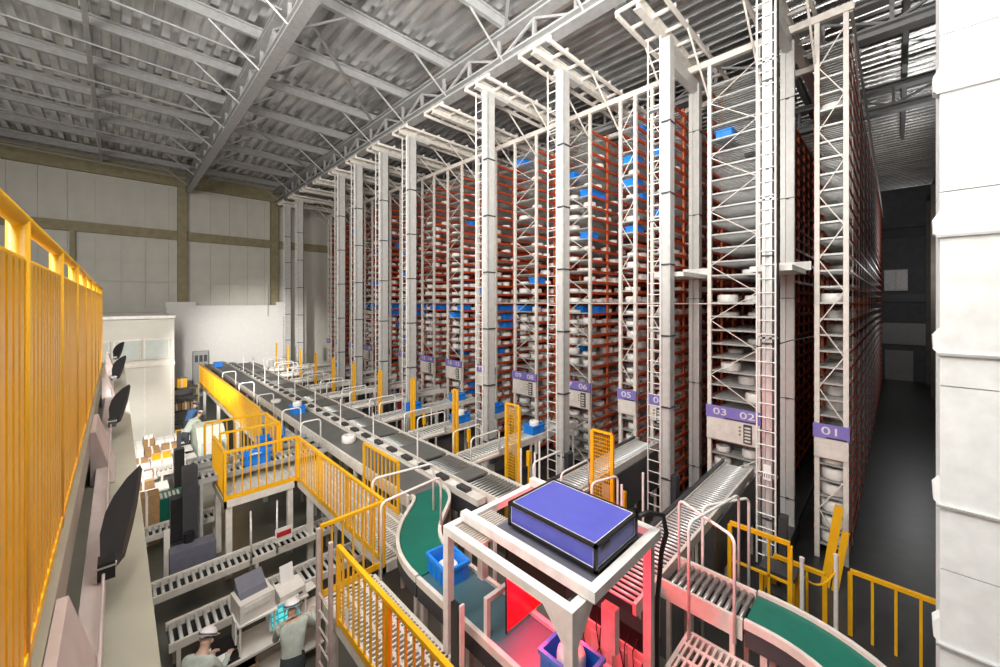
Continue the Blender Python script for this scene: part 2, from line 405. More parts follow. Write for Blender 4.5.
# ================================================================ CRANES
def crane(yc, xf, rear, num, blur=False):
    L0 = Vector((xf, yc, 0))
    t = thing('stacker_crane', 'stacker crane with tall ladder mast in the aisle between the %s racks' % num, 'crane', L0, 'stacker cranes in the aisles')
    w0 = -0.22
    lo = -0.2 if rear and yc < 3 else 0.0
    mw = 0.14 if lo < 0 else 0.24
    if lo < 0: w0 = -0.1
    m = MB().box(xf - 0.14, yc + w0, 0.35, xf + 0.16, yc + w0 + mw, 13.35).build('mast', 'mast', t)
    MB().box(xf - 0.17, yc + w0 - 0.02, 0.35, xf - 0.14, yc + w0 + 0.03, 13.3).build('guide_strip', 'zinc', m)
    MB().box(xf - 0.17, yc + w0 + mw - 0.04, 0.35, xf - 0.14, yc + w0 + mw + 0.02, 13.3).build('guide_strip', 'zinc', m)
    bd = MB().box(-0.18, w0 - 0.025, -0.02, 0.18, w0 + mw + 0.025, 0.02).mesh('joint_band', 'dark')
    z = 1.6
    while z < 13: put('joint_band', bd, t, (0, 0, z)); z += 1.9
    ld = MB().box(xf - 0.20, yc + lo, 0.6, xf - 0.16, yc + lo + 0.03, 13.5).box(xf - 0.20, yc + lo + 0.34, 0.6, xf - 0.16, yc + lo + 0.37, 13.5).build('ladder', 'white', t)
    if rear: pass
    rg = MB().tube([(-0.18, lo + 0.02, 0), (-0.18, lo + 0.35, 0)], 0.014, 6).mesh('rung', 'white')
    for q in range(42): put('rung', rg, ld, (0, 0, 0.8 + q * 0.3))
    if lo < 0:
        pl = MB().box(xf - 0.178, yc - 0.1, 2.45, xf - 0.172, yc + 0.04, 2.78).build('plate', 'paper', t)
        for q in range(3): MB().box(xf - 0.181, yc - 0.075 + q * 0.04, 2.5, xf - 0.178, yc - 0.06 + q * 0.04, 2.57).build('mark', 'dark', pl)
    for q in range(4): MB().box(xf - 0.17, yc + lo, 2.5 + q * 3, xf, yc + lo + 0.36, 2.54 + q * 3).build('ladder_bracket', 'zinc', t)
    xr = xf + 2.4 if rear else xf + 0.9
    if rear:
        rm = MB().box(xr - 0.12, yc - 0.12, 0.5, xr + 0.16, yc + 0.12, 13.05).box(xr - 0.17, yc - 0.15, 0.5, xr - 0.125, yc - 0.04, 13.05).box(xr - 0.17, yc + 0.04, 0.5, xr - 0.125, yc + 0.15, 13.05).build('mast', 'mast', t)
        bd2 = MB().box(-0.18, -0.165, -0.01, 0.17, 0.165, 0.01).mesh('joint_band', 'dark')
        for q in range(5): put('joint_band', bd2, t, (2.4, 0, 1.2 + 2.6 * q))
        MB().box(xf, yc - 0.1, 12.8, xr + 0.2, yc + 0.1, 13.15).build('top_beam', 'mast', t)
        cz = 7.0
        MB().box(xf + 0.3, yc - 0.4, cz, xr - 0.25, yc + 0.4, cz + 0.12).box(xr - 0.25, yc - 0.5, cz + 0.1, xr - 0.2, yc + 0.3, cz + 0.32).build('carriage', 'white', t)
    else:
        MB().box(xf - 0.16, yc - 0.14, 13.3, xf + 0.9, yc + 0.14, 13.42).build('top_beam', 'mast', t)
    MB().box(xf - 0.35, yc - 0.18, 0.12, xr + 0.4, yc + 0.18, 0.5).build('base_beam', 'dark', t)
    for q in (xf - 0.2, xr + 0.2):
        wm = MB(); wm.tube([(q, yc - 0.06, 0.15), (q, yc + 0.06, 0.15)], 0.15, 12); wm.build('wheel', 'dark', t)
    MB().box(xf - 0.1, yc - 0.36, 0.9, xf + 0.15, yc - 0.22, 1.7).build('control_box', 'dark', t)
    MB().tube([(xf + 0.2, yc - 0.16, 13.2), (xf + 0.2, yc - 0.16, 0.6)], 0.02, 6).build('cable', 'rubber', t)
    return t
for k, (yc, xf, has) in enumerate(AISLE):
    if has: crane(yc, xf, k < 2, AN[k])
for k, (yc, xf, has) in enumerate(AISLE):
    if k < 12: one('floor_rail', MB().box(8.4, yc - 0.03, 0, 40, yc + 0.03, 0.1), 'dark', 'dark floor rail of the aisle between the %s racks' % AN[k], 'rail')
# power line across rack fronts
one('sprinkler_pipe', MB().tube([(12.25, 2.7, 6.25), (12.25, 33, 6.25)], 0.018, 6), 'cream', 'thin pale pipe running level across the rack fronts', 'pipe')
one('cable_run', MB().tube([(9.9, 2.2, 5.35), (10.2, 2.0, 5.3), (12.2, 1.9, 5.32), (12.3, 1.45, 5.45)], 0.012, 6), 'rubber', 'thin dark cable strung from the ladder mast to rack 01', 'cable')

# ================================================================ ROLLS AND TOTES ON THE RACKS
def roll_mb(r, h, n=14):
    return MB().lathe(0, 0, [(r * 0.9, 0), (r, h * 0.14), (r, h * 0.86), (r * 0.9, h), (r * 0.28, h), (r * 0.24, h * 0.8)], n)
RM = {}
def rollmesh(r, h):
    key = (round(r, 2), round(h, 2))
    if key not in RM: RM[key] = roll_mb(key[0], key[1]).mesh('film_roll', 'roll', True)
    return RM[key]
def tote_mesh(l=0.56, w_=0.40, h=0.28, m='blue'):
    mb = MB(); t = 0.02
    mb.box(-l/2+t, -w_/2+t, 0, l/2-t, w_/2-t, t)
    for s in (-1, 1):
        mb.box(s*(l/2-t/2)-t/2, -w_/2, 0.0, s*(l/2-t/2)+t/2, w_/2, h)
        mb.box(-l/2+t, s*(w_/2-t/2)-t/2, 0.0, l/2-t, s*(w_/2-t/2)+t/2, h)
        mb.box(s*(l/2+0.012)-0.012, -w_/2-0.02, h-0.05, s*(l/2+0.012)+0.012, w_/2+0.02, h)
        mb.box(-l/2, s*(w_/2+0.012)-0.012, h-0.05, l/2, s*(w_/2+0.012)+0.012, h)
        for q in (-0.16, 0, 0.16):
            mb.box(q-0.012, s*(w_/2+0.006)-0.006, 0.02, q+0.012, s*(w_/2+0.006)+0.006, h-0.05)
        for q in (-0.1, 0.1):
            mb.box(s*(l/2+0.006)-0.006, q-0.012, 0.02, s*(l/2+0.006)+0.006, q+0.012, h-0.05)
    return mb.mesh('tote', m)
TOTE = tote_mesh()
rnd = random.Random(11)
cands = []; totes = []
for idx, (y0, y1, num) in enumerate(RK):
    if idx > 12: continue
    W = y1 - y0
    cols = [y0 + 0.31] if W < 1 else [y0 + 0.31, y1 - 0.31]
    for k in range(NL - 1):
        z = LZ0 + LP * k - 0.011
        for ci, yc in enumerate(cols):
            for i in range(7):
                if i > 2 and ci == 1 and idx > 1: continue
                x = XF + 0.36 + 0.6 * i
                if z < 3.5 and z > 2.0 and i == 0 and W > 1 : continue
                u = rnd.random(); v = rnd.random()
                if idx >= 4 and i < 2 and (k == 14 and v < 0.7 or k == 13 and idx > 5 and v < 0.35 or v < 0.035):
                    totes.append((x, yc, z, num, k, i, ci)); continue
                if 2 <= idx < 4 and i < 2 and v < 0.035:
                    totes.append((x, yc, z, num, k, i, ci)); continue
                if idx == 0: p = (0.95 if k < 7 else (0.04 if i == 0 else 0.6)) if k < 18 else 0.06
                elif idx == 1: p = (0.7 if k < 7 else 0.05) if k < 18 else 0.03
                elif idx in (2, 3): p = (0.7 if k < 20 else 0.35) if k < 27 else 0.06
                else: p = 0.85 if k < 18 else (0.55 if k < 27 else 0.12)
                if idx == 1 and 0 < i < 3 and k < 17: p = 0.15
                if u < p:
                    r = rnd.choice((0.19, 0.22, 0.24, 0.26)); h = rnd.choice((0.13, 0.16, 0.2, 0.23))
                    if idx == 0 and k < 7: r, h = 0.27, 0.26
                    dpt = 0.701 * x + 0.713 * yc
                    cands.append((dpt + 2.2 * i + (0 if ci == 0 or idx == 1 else 1.5), x, yc, z, num, k, i, ci, r, h))
# hand-placed ones that stand out
man = [(XF + 0.36, 3.45, 15, '03 02', 0.27, 0.25), (XF + 0.4, 2.8, 15, '03 02', 0.25, 0.22), (XF + 0.45, 3.4, 10, '03 02', 0.26, 0.24), (XF + 0.8, 3.05, 9, '03 02', 0.25, 0.24), (XF + 0.3, 2.78, 8, '03 02', 0.22, 0.26), (XF + 0.36, 1.12, 15, '01', 0.28, 0.25), (XF + 0.36, 1.12, 27, '01', 0.27, 0.2), (XF + 0.7, 2.95, 26, '03 02', 0.25, 0.2)]
for (x, y, k, num, r, h) in man:
    cands = [c for c in cands if not (c[4] == num and c[5] == k and c[6] < 2)]
for (x, y, k, num, r, h) in man: cands.append((0, x, y, LZ0 + LP * k - 0.011, num, k, 0, 0, r, h))
cands.sort()
rest = MB()
roll_labels = {}
for q, (d, x, y, z, num, k, i, ci, r, h) in enumerate(cands):
    jx, jy = rnd.uniform(-0.03, 0.03), rnd.uniform(-0.02, 0.02)
    if q < 300:
        o = put('film_roll', rollmesh(r, h), None, (x + jx, y + jy, z))
        ri = [j for j, rr in enumerate(RK) if rr[2] == num][0] + 1
        side = '' if num.count(' ') == 0 else (' near half,' if ci == 0 else ' far half,')
        lb = 'white film roll in %s rack,%s %s shelf up, %s deep' % (nth(ri), side, nth(k + 1), nth(i + 1))
        while lb in roll_labels: lb = lb.replace('white film', 'broad film') if 'broad' not in lb else lb.replace('broad', 'wide')
        roll_labels[lb] = 1
        tag(o, lb, 'film roll', 'white film rolls on the rack shelves')
    else:
        k0 = len(rest.v); n = 8
        rest.lathe(x + jx, y + jy, [(r, z), (r, z + h * 0.92), (r * 0.9, z + h)], n)
tag(rest.build('film_rolls', 'roll'), 'white film rolls deeper in the racks and on the far racks', 'film roll', None, 'stuff')
man_t = [(XF + 0.35, 3.5, 27, '03 02', 0), (XF + 0.5, 6.42, 21, '05', 0), (XF + 0.4, 5.31, 22, '04', 0), (XF + 0.35, 8.17, 25, '07 06', 0), (XF + 0.95, 8.17, 25, '07 06', 1)]
for (x, y, k, num, i) in man_t: totes.append((x, y, LZ0 + LP * k - 0.011, num, k, i, 0))
seen = set(); tot_pos = set()
for (x, y, z, num, k, i, ci) in totes:
    ri = [j for j, rr in enumerate(RK) if rr[2] == num][0]
    side = '' if num.count(' ') == 0 else (' near half,' if y < 0.5 * (RK[ri][0] + RK[ri][1]) else ' far half,')
    lb = 'blue plastic tote in %s rack,%s %s shelf up, %s deep' % (nth(ri + 1), side, nth(k + 1), nth(i + 1))
    if lb in seen: continue
    seen.add(lb)
    # no roll may share the spot
    for o in [o for o in C.objects if o.name.startswith('film_roll') and o.type == 'MESH' and 'kind' not in o and abs(o.location.z - z) < 0.05 and abs(o.location.y - y) < 0.3 and abs(o.location.x - x) < 0.5]:
        bpy.data.objects.remove(o)
    o = put('tote', TOTE, None, (x, y, z)); tag(o, lb, 'tote', 'blue totes on the rack shelves')
# ================================================================ CONVEYORS
BZ = 2.1
DZ = 1.8
ROLLM = {}
def rollers(label, axis, a0, a1, c, wd, z, pitch=0.085, r=0.023, frame='cream', legs=True, name='roller_conveyor', skirt=0.16, legn=None, group=None, rm='roller'):
    loc = (a0, c, 0) if axis == 'x' else (c, a0, 0)
    t = thing(name, label, 'conveyor', loc, group)
    P = (lambda a, b, zz: (a, b, zz)) if axis == 'x' else (lambda a, b, zz: (b, a, zz))
    def bx(a_0, b_0, z0, a_1, b_1, z1):
        p, q = P(a_0, b_0, z0), P(a_1, b_1, z1)
        return MB().box(min(p[0], q[0]), min(p[1], q[1]), z0, max(p[0], q[0]), max(p[1], q[1]), z1)
    for s in (-1, 1):
        b0 = c + s * (wd / 2 + 0.025)
        bx(a0, b0 - 0.025, z - skirt, a1, b0 + 0.025, z + 0.03).build('side_frame', frame, t)
    key = (axis, round(wd, 2), r, rm)
    if key not in ROLLM:
        e = wd / 2
        ROLLM[key] = MB().tube([(0, -e, 0), (0, e, 0)] if axis == 'x' else [(-e, 0, 0), (e, 0, 0)], r, 8).mesh('roller', rm, True)
    n = int((a1 - a0 - 0.06) / pitch)
    for i in range(n):
        d = 0.05 + pitch * i
        put('roller', ROLLM[key], t, (d, 0, z - r) if axis == 'x' else (0, d, z - r))
    bx(a0 + 0.02, c - wd/2, z - skirt - 0.02, a1 - 0.02, c + wd/2, z - skirt).build('pan', 'black', t)
    if legs:
        m = legn or max(2, int((a1 - a0) / 1.6) + 1)
        for i in range(m):
            aa = a0 + 0.12 + (a1 - a0 - 0.24) * i / (m - 1)
            for s in (-1, 1):
                bb = c + s * (wd / 2 + 0.02)
                bx(aa - 0.03, bb - 0.03, 0, aa + 0.03, bb + 0.03, z - skirt).build('leg', frame, t)
    return t
BR = [(2.85, '03 02', 'second'), (5.3, '04', 'third'), (8.2, '07 06', 'fifth'), (10.75, '09 08', 'sixth'), (13.2, '11 10', 'seventh'), (15.65, '13 12', 'eighth'), (18.05, '15 14', 'ninth'), (20.45, '17 16', 'tenth'), (22.85, '19 18', 'eleventh'), (25.3, '21 20', 'twelfth'), (27.7, '23 22', 'thirteenth')]
for i, (y, num, word) in enumerate(BR):
    x0 = 5.1 if i == 0 else 6.72
    t = rollers('roller conveyor branch running up to the %s rack, signed %s' % (word, num), 'x', x0, 11.45, y, 0.56, BZ, 0.11 if i < 3 else 0.12, rm='rollerlite', group='branch conveyors to the racks')
    if i < 2:
        MB().box(8.2, y - 0.4, 0.9, 11.3, y - 0.37, BZ - 0.12).build('side_panel', 'dark', t)
        MB().box(7.0, y + 0.3, BZ + 0.02, 11.3, y + 0.36, BZ + 0.10).build('guide', 'dark', t)
# main grey belt
def belt_line(label, x0, x1, y0, y1, z, belt, group=None):
    t = thing('belt_conveyor', label, 'conveyor', ((x0 + x1)/2, y0, 0), group)
    MB().box(x0, y0, z - 0.05, x1, y1, z).build('belt', belt, t)
    for x in (x0 - 0.05, x1): MB().box(x, y0, z - 0.22, x + 0.05, y1, z + 0.04).build('side_frame', 'cream', t)
    MB().box(x0, y0, z - 0.2, x1, y1, z - 0.16).build('pan', 'dark', t)
    lm = MB().box(-0.035, -0.035, 0, 0.035, 0.035, z - 0.2).mesh('leg', 'cream')
    y = y0 + 0.3
    while y < y1:
        for x in (x0, x1): put('leg', lm, t, (x - (x0 + x1)/2, y - y0, 0))
        y += 2.4
    return t
belt_line('long grey belt conveyor running to the far wall beside the yellow walkway', 4.5, 5.3, 7.35, 32.5, BZ, 'belt')
# cream trough with drive motors beside it
t = thing('cable_trough', 'cream cable trough with black drive motors between two conveyor lines', 'trough', (5.5, 6, 0))
MB().box(5.42, 6.2, BZ - 0.12, 5.66, 32, BZ + 0.02).build('tray', 'cream', t)
MB().box(5.44, 6.2, BZ - 0.5, 5.64, 32, BZ - 0.14).build('lower_tray', 'dark', t)
mm = MB().box(-0.06, 0, 0, 0.1, 0.34, 0.07).mesh('motor', 'dark'); mc = MB().box(-0.08, 0.0, 0, 0.12, 0.28, 0.035).mesh('motor_cover', 'white')
for i in range(32):
    put('motor', mm, t, (0, 0.6 + i * 0.8, BZ + 0.02)); put('motor_cover', mc, t, (-0.02, 0.98 + i * 0.8, BZ + 0.02))
lm = MB().box(-0.04, -0.04, 0, 0.04, 0.04, BZ - 0.5).mesh('leg', 'cream')
for i in range(10): put('leg', lm, t, (0.04, 0.6 + i * 2.6, 0))
# second line: belt plates between roller junctions
yb = 5.9
for i, (y, num, word) in enumerate(BR):
    if i < 1: continue
    ya, yz = (y - 0.62, y + 0.62) if i > 1 else (5.9, 7.1)
    if i > 1 and ya - yb > 0.05:
        belt_line('grey belt section of the second line, before the junction for the %s rack' % word, 5.78, 6.55, yb, ya, BZ, 'belt', 'belt sections of the second line')
    rollers('roller junction on the second line in front of the %s rack, signed %s' % (word, num), 'y', ya, yz, 6.165, 0.77, BZ, 0.1, group='roller junctions', legn=2)
    yb = yz
belt_line('grey belt section at the far end of the second line', 5.78, 6.55, yb, 31.5, BZ, 'belt', 'belt sections of the second line')
# guard hoops
def hoop_pts(x0, y0, x1, y1, zb, zt, r=0.1):
    d = Vector((x1 - x0, y1 - y0, 0)); L = d.length; d.normalize()
    p = lambda s, z: (x0 + d.x * s, y0 + d.y * s, z)
    pts = [p(0, zb), p(0, zt - r)]
    for a in (30, 60, 90):
        A = math.radians(a); pts.append(p(r - r * math.cos(A), zt - r + r * math.sin(A)))
    for a in (90, 60, 30, 0):
        A = math.radians(a); pts.append(p(L - r + r * math.cos(A), zt - r + r * math.sin(A)))
    pts.append(p(L, zb)); return pts
def hoop(label, x0, y0, x1, y1, zb, zt, r=0.02, m='white', group='white guard hoops', bottom=False):
    t = thing('guard_hoop', label, 'guard rail', (x0, y0, zb), group)
    MB().tube(hoop_pts(x0, y0, x1, y1, zb, zt), r, 6).build('bent_tube', m, t, True)
    if bottom: MB().beam((x0, y0, zb + 0.03), (x1, y1, zb + 0.03), 0.05, 0.06).build('foot_bar', m, t)
    return t
for i, (y, num, word) in enumerate(BR):
    if i == 0: continue
    for s, wd in ((-0.38, 'near'), (0.38, 'far')):
        hoop('white guard hoop on the %s side of the branch to the %s rack' % (wd, word), 6.62, y + s, 7.65, y + s, BZ - 0.08, BZ + 0.62, 0.022 if i < 4 else 0.026, bottom=True)
for i, (x, y, h) in enumerate(((4.1, 11.95, 0.75), (4.1, 13.7, 0.75), (4.1, 16.8, 0.7), (4.1, 19.8, 0.7), (4.1, 23.5, 0.7))):
    hoop('white guard hoop at the walkway edge of the grey belt, %s from the green curve' % nth(i + 1), x - 0.35, y, x + 0.2, y, DZ, BZ + h, 0.022)
for i in range(9):
    y = 8.4 + i * 2.35
    one('stanchion', MB().tube([(5.36, y, BZ - 0.1), (5.36, y, BZ + 0.95)], 0.018, 6), 'white', 'slim white stanchion beside the grey belt, %s from the green curve' % nth(i + 1), 'post', 'slim stanchions along the grey belt')
# yellow mesh gates in front of the aisles
for k, (yc, xf, has) in enumerate(AISLE):
    if k == 0 or k > 11: continue
    xg = 7.4 if k < 2 else 7.65
    hw = 0.24 if k < 3 else 0.09
    t = thing('yellow_gate', 'narrow yellow mesh gate closing the aisle between the %s and %s racks' % (ONES[k + (1 if k < 2 else 2)], ONES[k + (2 if k < 2 else 3)]), 'gate', (xg, yc, 0), 'yellow aisle gates')
    for s in (-hw, hw): MB().box(xg - 0.03, yc + s - 0.035, 0, xg + 0.03, yc + s + 0.035, 3.5).build('post', 'yellow', t)
    pn = MB()
    for q in range(9 if hw > 0.2 else 3): pn.box(xg - 0.006, yc - hw + 0.04 + q * 0.05 - 0.005, 1.5, xg + 0.006, yc - hw + 0.04 + q * 0.05 + 0.005, 3.46)
    for q in range(24): pn.box(xg - 0.006, yc - hw, 1.55 + q * 0.08, xg + 0.006, yc + hw, 1.562 + q * 0.08)
    tag(pn.build('mesh_panel', 'yellow', t), kind='stuff')
    MB().box(xg - 0.03, yc - hw, 3.5, xg + 0.03, yc + hw, 3.54).build('top_bar', 'yellow', t)
    MB().box(xg - 0.012, yc - hw + 0.03, 2.15, xg - 0.008, yc + 0.0, 2.45).build('notice', 'card', t)
    if k < 5:
        b = thing('yellow_sensor_box', 'small yellow sensor box by the aisle gate between the %s and %s racks' % (ONES[k + (1 if k < 2 else 2)], ONES[k + (2 if k < 2 else 3)]), 'sensor box', (xg + 0.25, yc - 0.4, 0), 'yellow sensor boxes')
        MB().box(xg + 0.2, yc - 0.42, 1.9, xg + 0.28, yc - 0.32, 2.3).build('body', 'yellow', b); MB().box(xg + 0.22, yc - 0.39, 0, xg + 0.26, yc - 0.35, 1.9).build('stem', 'yellow', b)
# totes and rolls riding on the conveyors
def tote_at(x, y, z, rot, label, with_roll=0.0):
    o = put('tote', TOTE, None, (x, y, z), (0, 0, rot)); tag(o, label, 'tote', 'blue totes on the conveyors')
    if with_roll:
        r = put('film_roll', rollmesh(0.16, with_roll), None, (x, y, z + 0.021)); tag(r, 'white roll in the ' + label.replace('blue ', '').replace(' with a roll', '').replace(' with a tall roll', '').replace(' with a white lid box', '').replace(' with white goods', ''), 'film roll')
tote_at(4.9, 16.0, BZ, PI/2, 'blue tote with a white lid box riding on the long grey belt', 0.4)
tote_at(4.7, 31.0, BZ, PI/2, 'blue tote at the far end of the long grey belt')
tote_at(3.75, 14.6, DZ + 0.005, 0, 'blue tote at the yellow walkway end beside the grey belt')
tote_at(3.2, 12.9, BZ + 0.001, 0, 'blue tote waiting on the cross conveyor inside the yellow rails')
tote_at(9.6, 8.2, BZ + 0.001, 0, 'blue tote with a roll on the branch to the fifth rack', 0.36)
tote_at(8.6, 10.75, BZ + 0.001, 0, 'blue tote with a tall roll on the branch to the sixth rack', 0.4)
tote_at(10.4, 10.75, BZ + 0.001, 0, 'blue tote halfway down the branch to the sixth rack')
tote_at(8.2, 13.2, BZ + 0.001, 0, 'blue tote on the branch to the seventh rack')
tote_at(10.4, 13.2, BZ + 0.001, 0, 'blue tote close to the rack on the branch to the seventh rack')
tote_at(10.3, 25.3, BZ + 0.001, 0, 'blue tote on the branch to the twelfth rack')
tote_at(10.3, 22.85, BZ + 0.001, 0, 'blue tote on the branch to the eleventh rack')
for i, (x, y, r, h) in enumerate(((4.95, 11.5, 0.2, 0.22), (4.75, 18.2, 0.2, 0.12))):
    o = put('film_roll', rollmesh(r, h), None, (x, y, BZ)); tag(o, ('white film roll riding alone on the grey belt before the green curve', 'flat white film roll further along the grey belt')[i], 'film roll')
# ---------------- S-shaped green belt
def bez(p0, p1, p2, p3, n):
    out = []
    for i in range(n + 1):
        t = i / n; a = (1-t)
        out.append(tuple(a**3*p0[j] + 3*a*a*t*p1[j] + 3*a*t*t*p2[j] + t**3*p3[j] for j in range(2)))
    return out
def strip(mb, pts, o0, o1, z0, z1):
    n = len(pts); k = len(mb.v)
    for i, p in enumerate(pts):
        a = pts[max(0, i-1)]; b = pts[min(n-1, i+1)]
        d = Vector((b[0]-a[0], b[1]-a[1])).normalized(); nn = Vector((d.y, -d.x))
        for o, z in ((o0, z0), (o1, z0), (o1, z1), (o0, z1)):
            mb.v.append((p[0] + nn.x*o, p[1] + nn.y*o, z))
    for i in range(n-1):
        for j in range(4):
            A = k + i*4 + j; B = k + i*4 + (j+1) % 4
            mb.f.append((A, B, B+4, A+4))
    mb.f.append((k, k+3, k+2, k+1)); e = k + (n-1)*4; mb.f.append((e, e+1, e+2, e+3))
    return mb
def curve_belt(label, pts, wd, z, belt, name='curved_belt_conveyor', group=None, legs=(0.1, 0.5, 0.9)):
    t = thing(name, label, 'conveyor', (pts[0][0], pts[0][1], 0), group)
    strip(MB(), pts, -wd/2, wd/2, z - 0.04, z).build('belt', belt, t)
    strip(MB(), pts, -wd/2 - 0.06, -wd/2, z - 0.06, z + 0.05).build('side_frame', 'cream', t)
    strip(MB(), pts, wd/2, wd/2 + 0.06, z - 0.06, z + 0.05).build('side_frame', 'cream', t)
    strip(MB(), pts, -wd/2 - 0.04, -wd/2 - 0.01, z - 0.3, z - 0.06).build('skirt', 'dark', t)
    strip(MB(), pts, wd/2 + 0.01, wd/2 + 0.04, z - 0.3, z - 0.06).build('skirt', 'dark', t)
    for f in legs:
        p = pts[int(f * (len(pts) - 1))]
        MB().box(p[0]-0.3, p[1]-0.04, 0, p[0]-0.22, p[1]+0.04, z-0.06).build('leg', 'cream', t)
        MB().box(p[0]+0.22, p[1]-0.04, 0, p[0]+0.3, p[1]+0.04, z-0.06).build('leg', 'cream', t)
    return t
GX = 3.62
scurve = [(4.9, 7.33)] + bez((4.9, 7.25), (4.9, 6.6), (GX, 6.5), (GX, 5.1), 22)
curve_belt('S-shaped green belt conveyor curving down from the long grey belt', scurve, 0.68, BZ + 0.005, 'green', legs=(0.03, 0.97))
curve_belt('straight teal belt conveyor running under the white scanner gantry', [(GX, 5.08), (GX, 4.0), (GX, 3.0), (GX, 1.2)], 0.68, BZ, 'teal', 'belt_conveyor')
tote_at(GX + 0.02, 4.86, BZ, PI/2 - 0.1, 'blue tote leaving the green curve just before the scanner gantry', 0.14)
tote_at(GX, 2.55, BZ, PI/2, 'blue tote with a roll under the scanner gantry', 0.3)
# near roller section and the green bend on the camera side of the gantry
rollers('roller conveyor section before the green bend by the side lane', 'y', 1.42, 2.5, 6.22, 0.66, BZ, 0.09, 0.034, legn=2, skirt=0.24)
bend = [(6.22, 1.4), (6.22, 1.2)] + [(6.22 - 0.95 * (1 - math.cos(a)), 1.2 - 1.25 * math.sin(a)) for a in [math.radians(8 * i) for i in range(1, 12)]]
curve_belt('green bend of belt conveyor between the gantry and the side lane', bend, 0.66, BZ, 'green', 'curved_belt_conveyor')
hoop('tall white guard hoop beside the roller section near the scanner gantry', 5.45, 1.95, 6.8, 1.7, 1.8, 3.35, 0.022)
hoop('white guard hoop closest to the green bend', 5.8, 1.5, 6.3, 2.4, 1.8, 3.2, 0.022)
hoop('white guard hoop with a foot bar in front of the yellow aisle fence', 6.75, 2.2, 7.6, 1.75, 0, 3.0, 0.024, bottom=True)
hoop('white guard hoop behind the scanner cabinet, toward the third rack', 6.65, 4.2, 7.3, 4.0, 0, 2.75, 0.024)
hoop('white guard hoop straddling the green S-curve, closer one', 3.05, 5.85, 4.3, 5.95, 1.8, 3.05, 0.022)
hoop('white guard hoop straddling the green S-curve, further one', 3.35, 6.75, 4.55, 6.55, 1.8, 3.05, 0.022)
for i, (x, y) in enumerate(((7.0, 3.75), (7.8, 3.7), (7.0, 6.4), (7.7, 6.4), (7.05, 6.0))):
    one('stanchion', MB().tube([(x, y, 0), (x, y, 2.75)], 0.025, 6), 'white', 'white stanchion behind the scanner cabinet, %s of five' % nth(i + 1), 'post', 'stanchions behind the cabinet')

# ================================================================ SCANNER GANTRY
t = thing('scanner_gantry', 'white steel gantry over the teal belt carrying the violet cabinet', 'gantry', (3.05, 2.15, 0))
X0, X1, Y0, Y1 = 3.05, 4.69, 2.15, 4.05
for (x, y) in ((X0, Y0), (X0, Y1), (X1, Y0), (X1, Y1)): MB().box(x - 0.05, y - 0.05, 0, x + 0.05, y + 0.05, 3.32).build('leg', 'white', t)
MB().box(X0 - 0.05, Y0 - 0.05, 3.32, X0 + 0.05, Y1 + 0.05, 3.42).build('rail', 'white', t)
MB().box(X1 - 0.05, Y0 - 0.05, 3.32, X1 + 0.05, Y1 + 0.05, 3.42).build('rail', 'white', t)
MB().box(X0 + 0.05, Y0 - 0.05, 3.32, X1 - 0.05, Y0 + 0.05, 3.42).build('rail', 'white', t)
MB().box(X0 + 0.05, Y1 - 0.05, 3.32, X1 - 0.05, Y1 + 0.05, 3.42).build('rail', 'white', t)
MB().box(3.22, 2.0, 3.44, 3.32, 4.02, 3.55).build('upper_rail', 'white', t)
MB().box(3.32, 2.0, 3.44, 4.69, 2.1, 3.55).build('upper_rail', 'white', t)
MB().box(4.59, 2.1, 3.44, 4.69, 4.02, 3.55).build('upper_rail', 'white', t)
MB().box(3.34, 2.1, 3.46, 4.52, 3.5, 3.5).build('platform', 'slate', t)
MB().extrude([(X0 - 0.05, Y0 + 0.05, 3.32), (X0 - 0.05, Y0 + 0.05, 3.05), (X0 - 0.05, Y0 + 0.3, 3.32)], (0.1, 0, 0)).build('gusset', 'white', t)
MB().extrude([(X0 + 0.05, Y0 - 0.05, 3.32), (X0 + 0.3, Y0 - 0.05, 3.32), (X0 + 0.05, Y0 - 0.05, 3.05)], (0, 0.1, 0)).build('gusset', 'white', t)
MB().box(3.55, 3.96, 2.5, 3.66, 4.06, 3.32).build('drop_post', 'white', t)
g = MB()
for q in range(13): g.box(3.12, 3.5 + q * 0.042, 3.36, 3.75, 3.515 + q * 0.042, 3.39)
tag(g.build('grille', 'cream', t), kind='stuff')
# violet cabinet
t = thing('scanner_cabinet', 'violet-blue scanner cabinet with black edges on top of the gantry', 'cabinet', (3.46, 2.1, 3.55))
a0, a1, b0, b1, c0, c1 = 3.44, 4.34, 2.12, 3.36, 3.555, 3.84
MB().box(a0 + 0.02, b0 + 0.02, c0 + 0.02, a1 - 0.02, b1 - 0.02, c1 - 0.01).build('body', 'boxblue', t)
fr = 0.035
ed = [((a0, b0, c0), (a1, b0 + fr, c0 + fr)), ((a0, b1 - fr, c0), (a1, b1, c0 + fr)), ((a0, b0, c1 - fr), (a1, b0 + fr, c1)), ((a0, b1 - fr, c1 - fr), (a1, b1, c1)),
      ((a0, b0, c0), (a0 + fr, b1, c0 + fr)), ((a1 - fr, b0, c0), (a1, b1, c0 + fr)), ((a0, b0, c1 - fr), (a0 + fr, b1, c1)), ((a1 - fr, b0, c1 - fr), (a1, b1, c1)),
      ((a0, b0, c0), (a0 + fr, b0 + fr, c1)), ((a1 - fr, b0, c0), (a1, b0 + fr, c1)), ((a0, b1 - fr, c0), (a0 + fr, b1, c1)), ((a1 - fr, b1 - fr, c0), (a1, b1, c1))]
for p, q in ed: MB().box(*p, *q).build('edge_bar', 'black', t)
e = 0.008
ins = fr + 0.004
top = c1 - 0.006
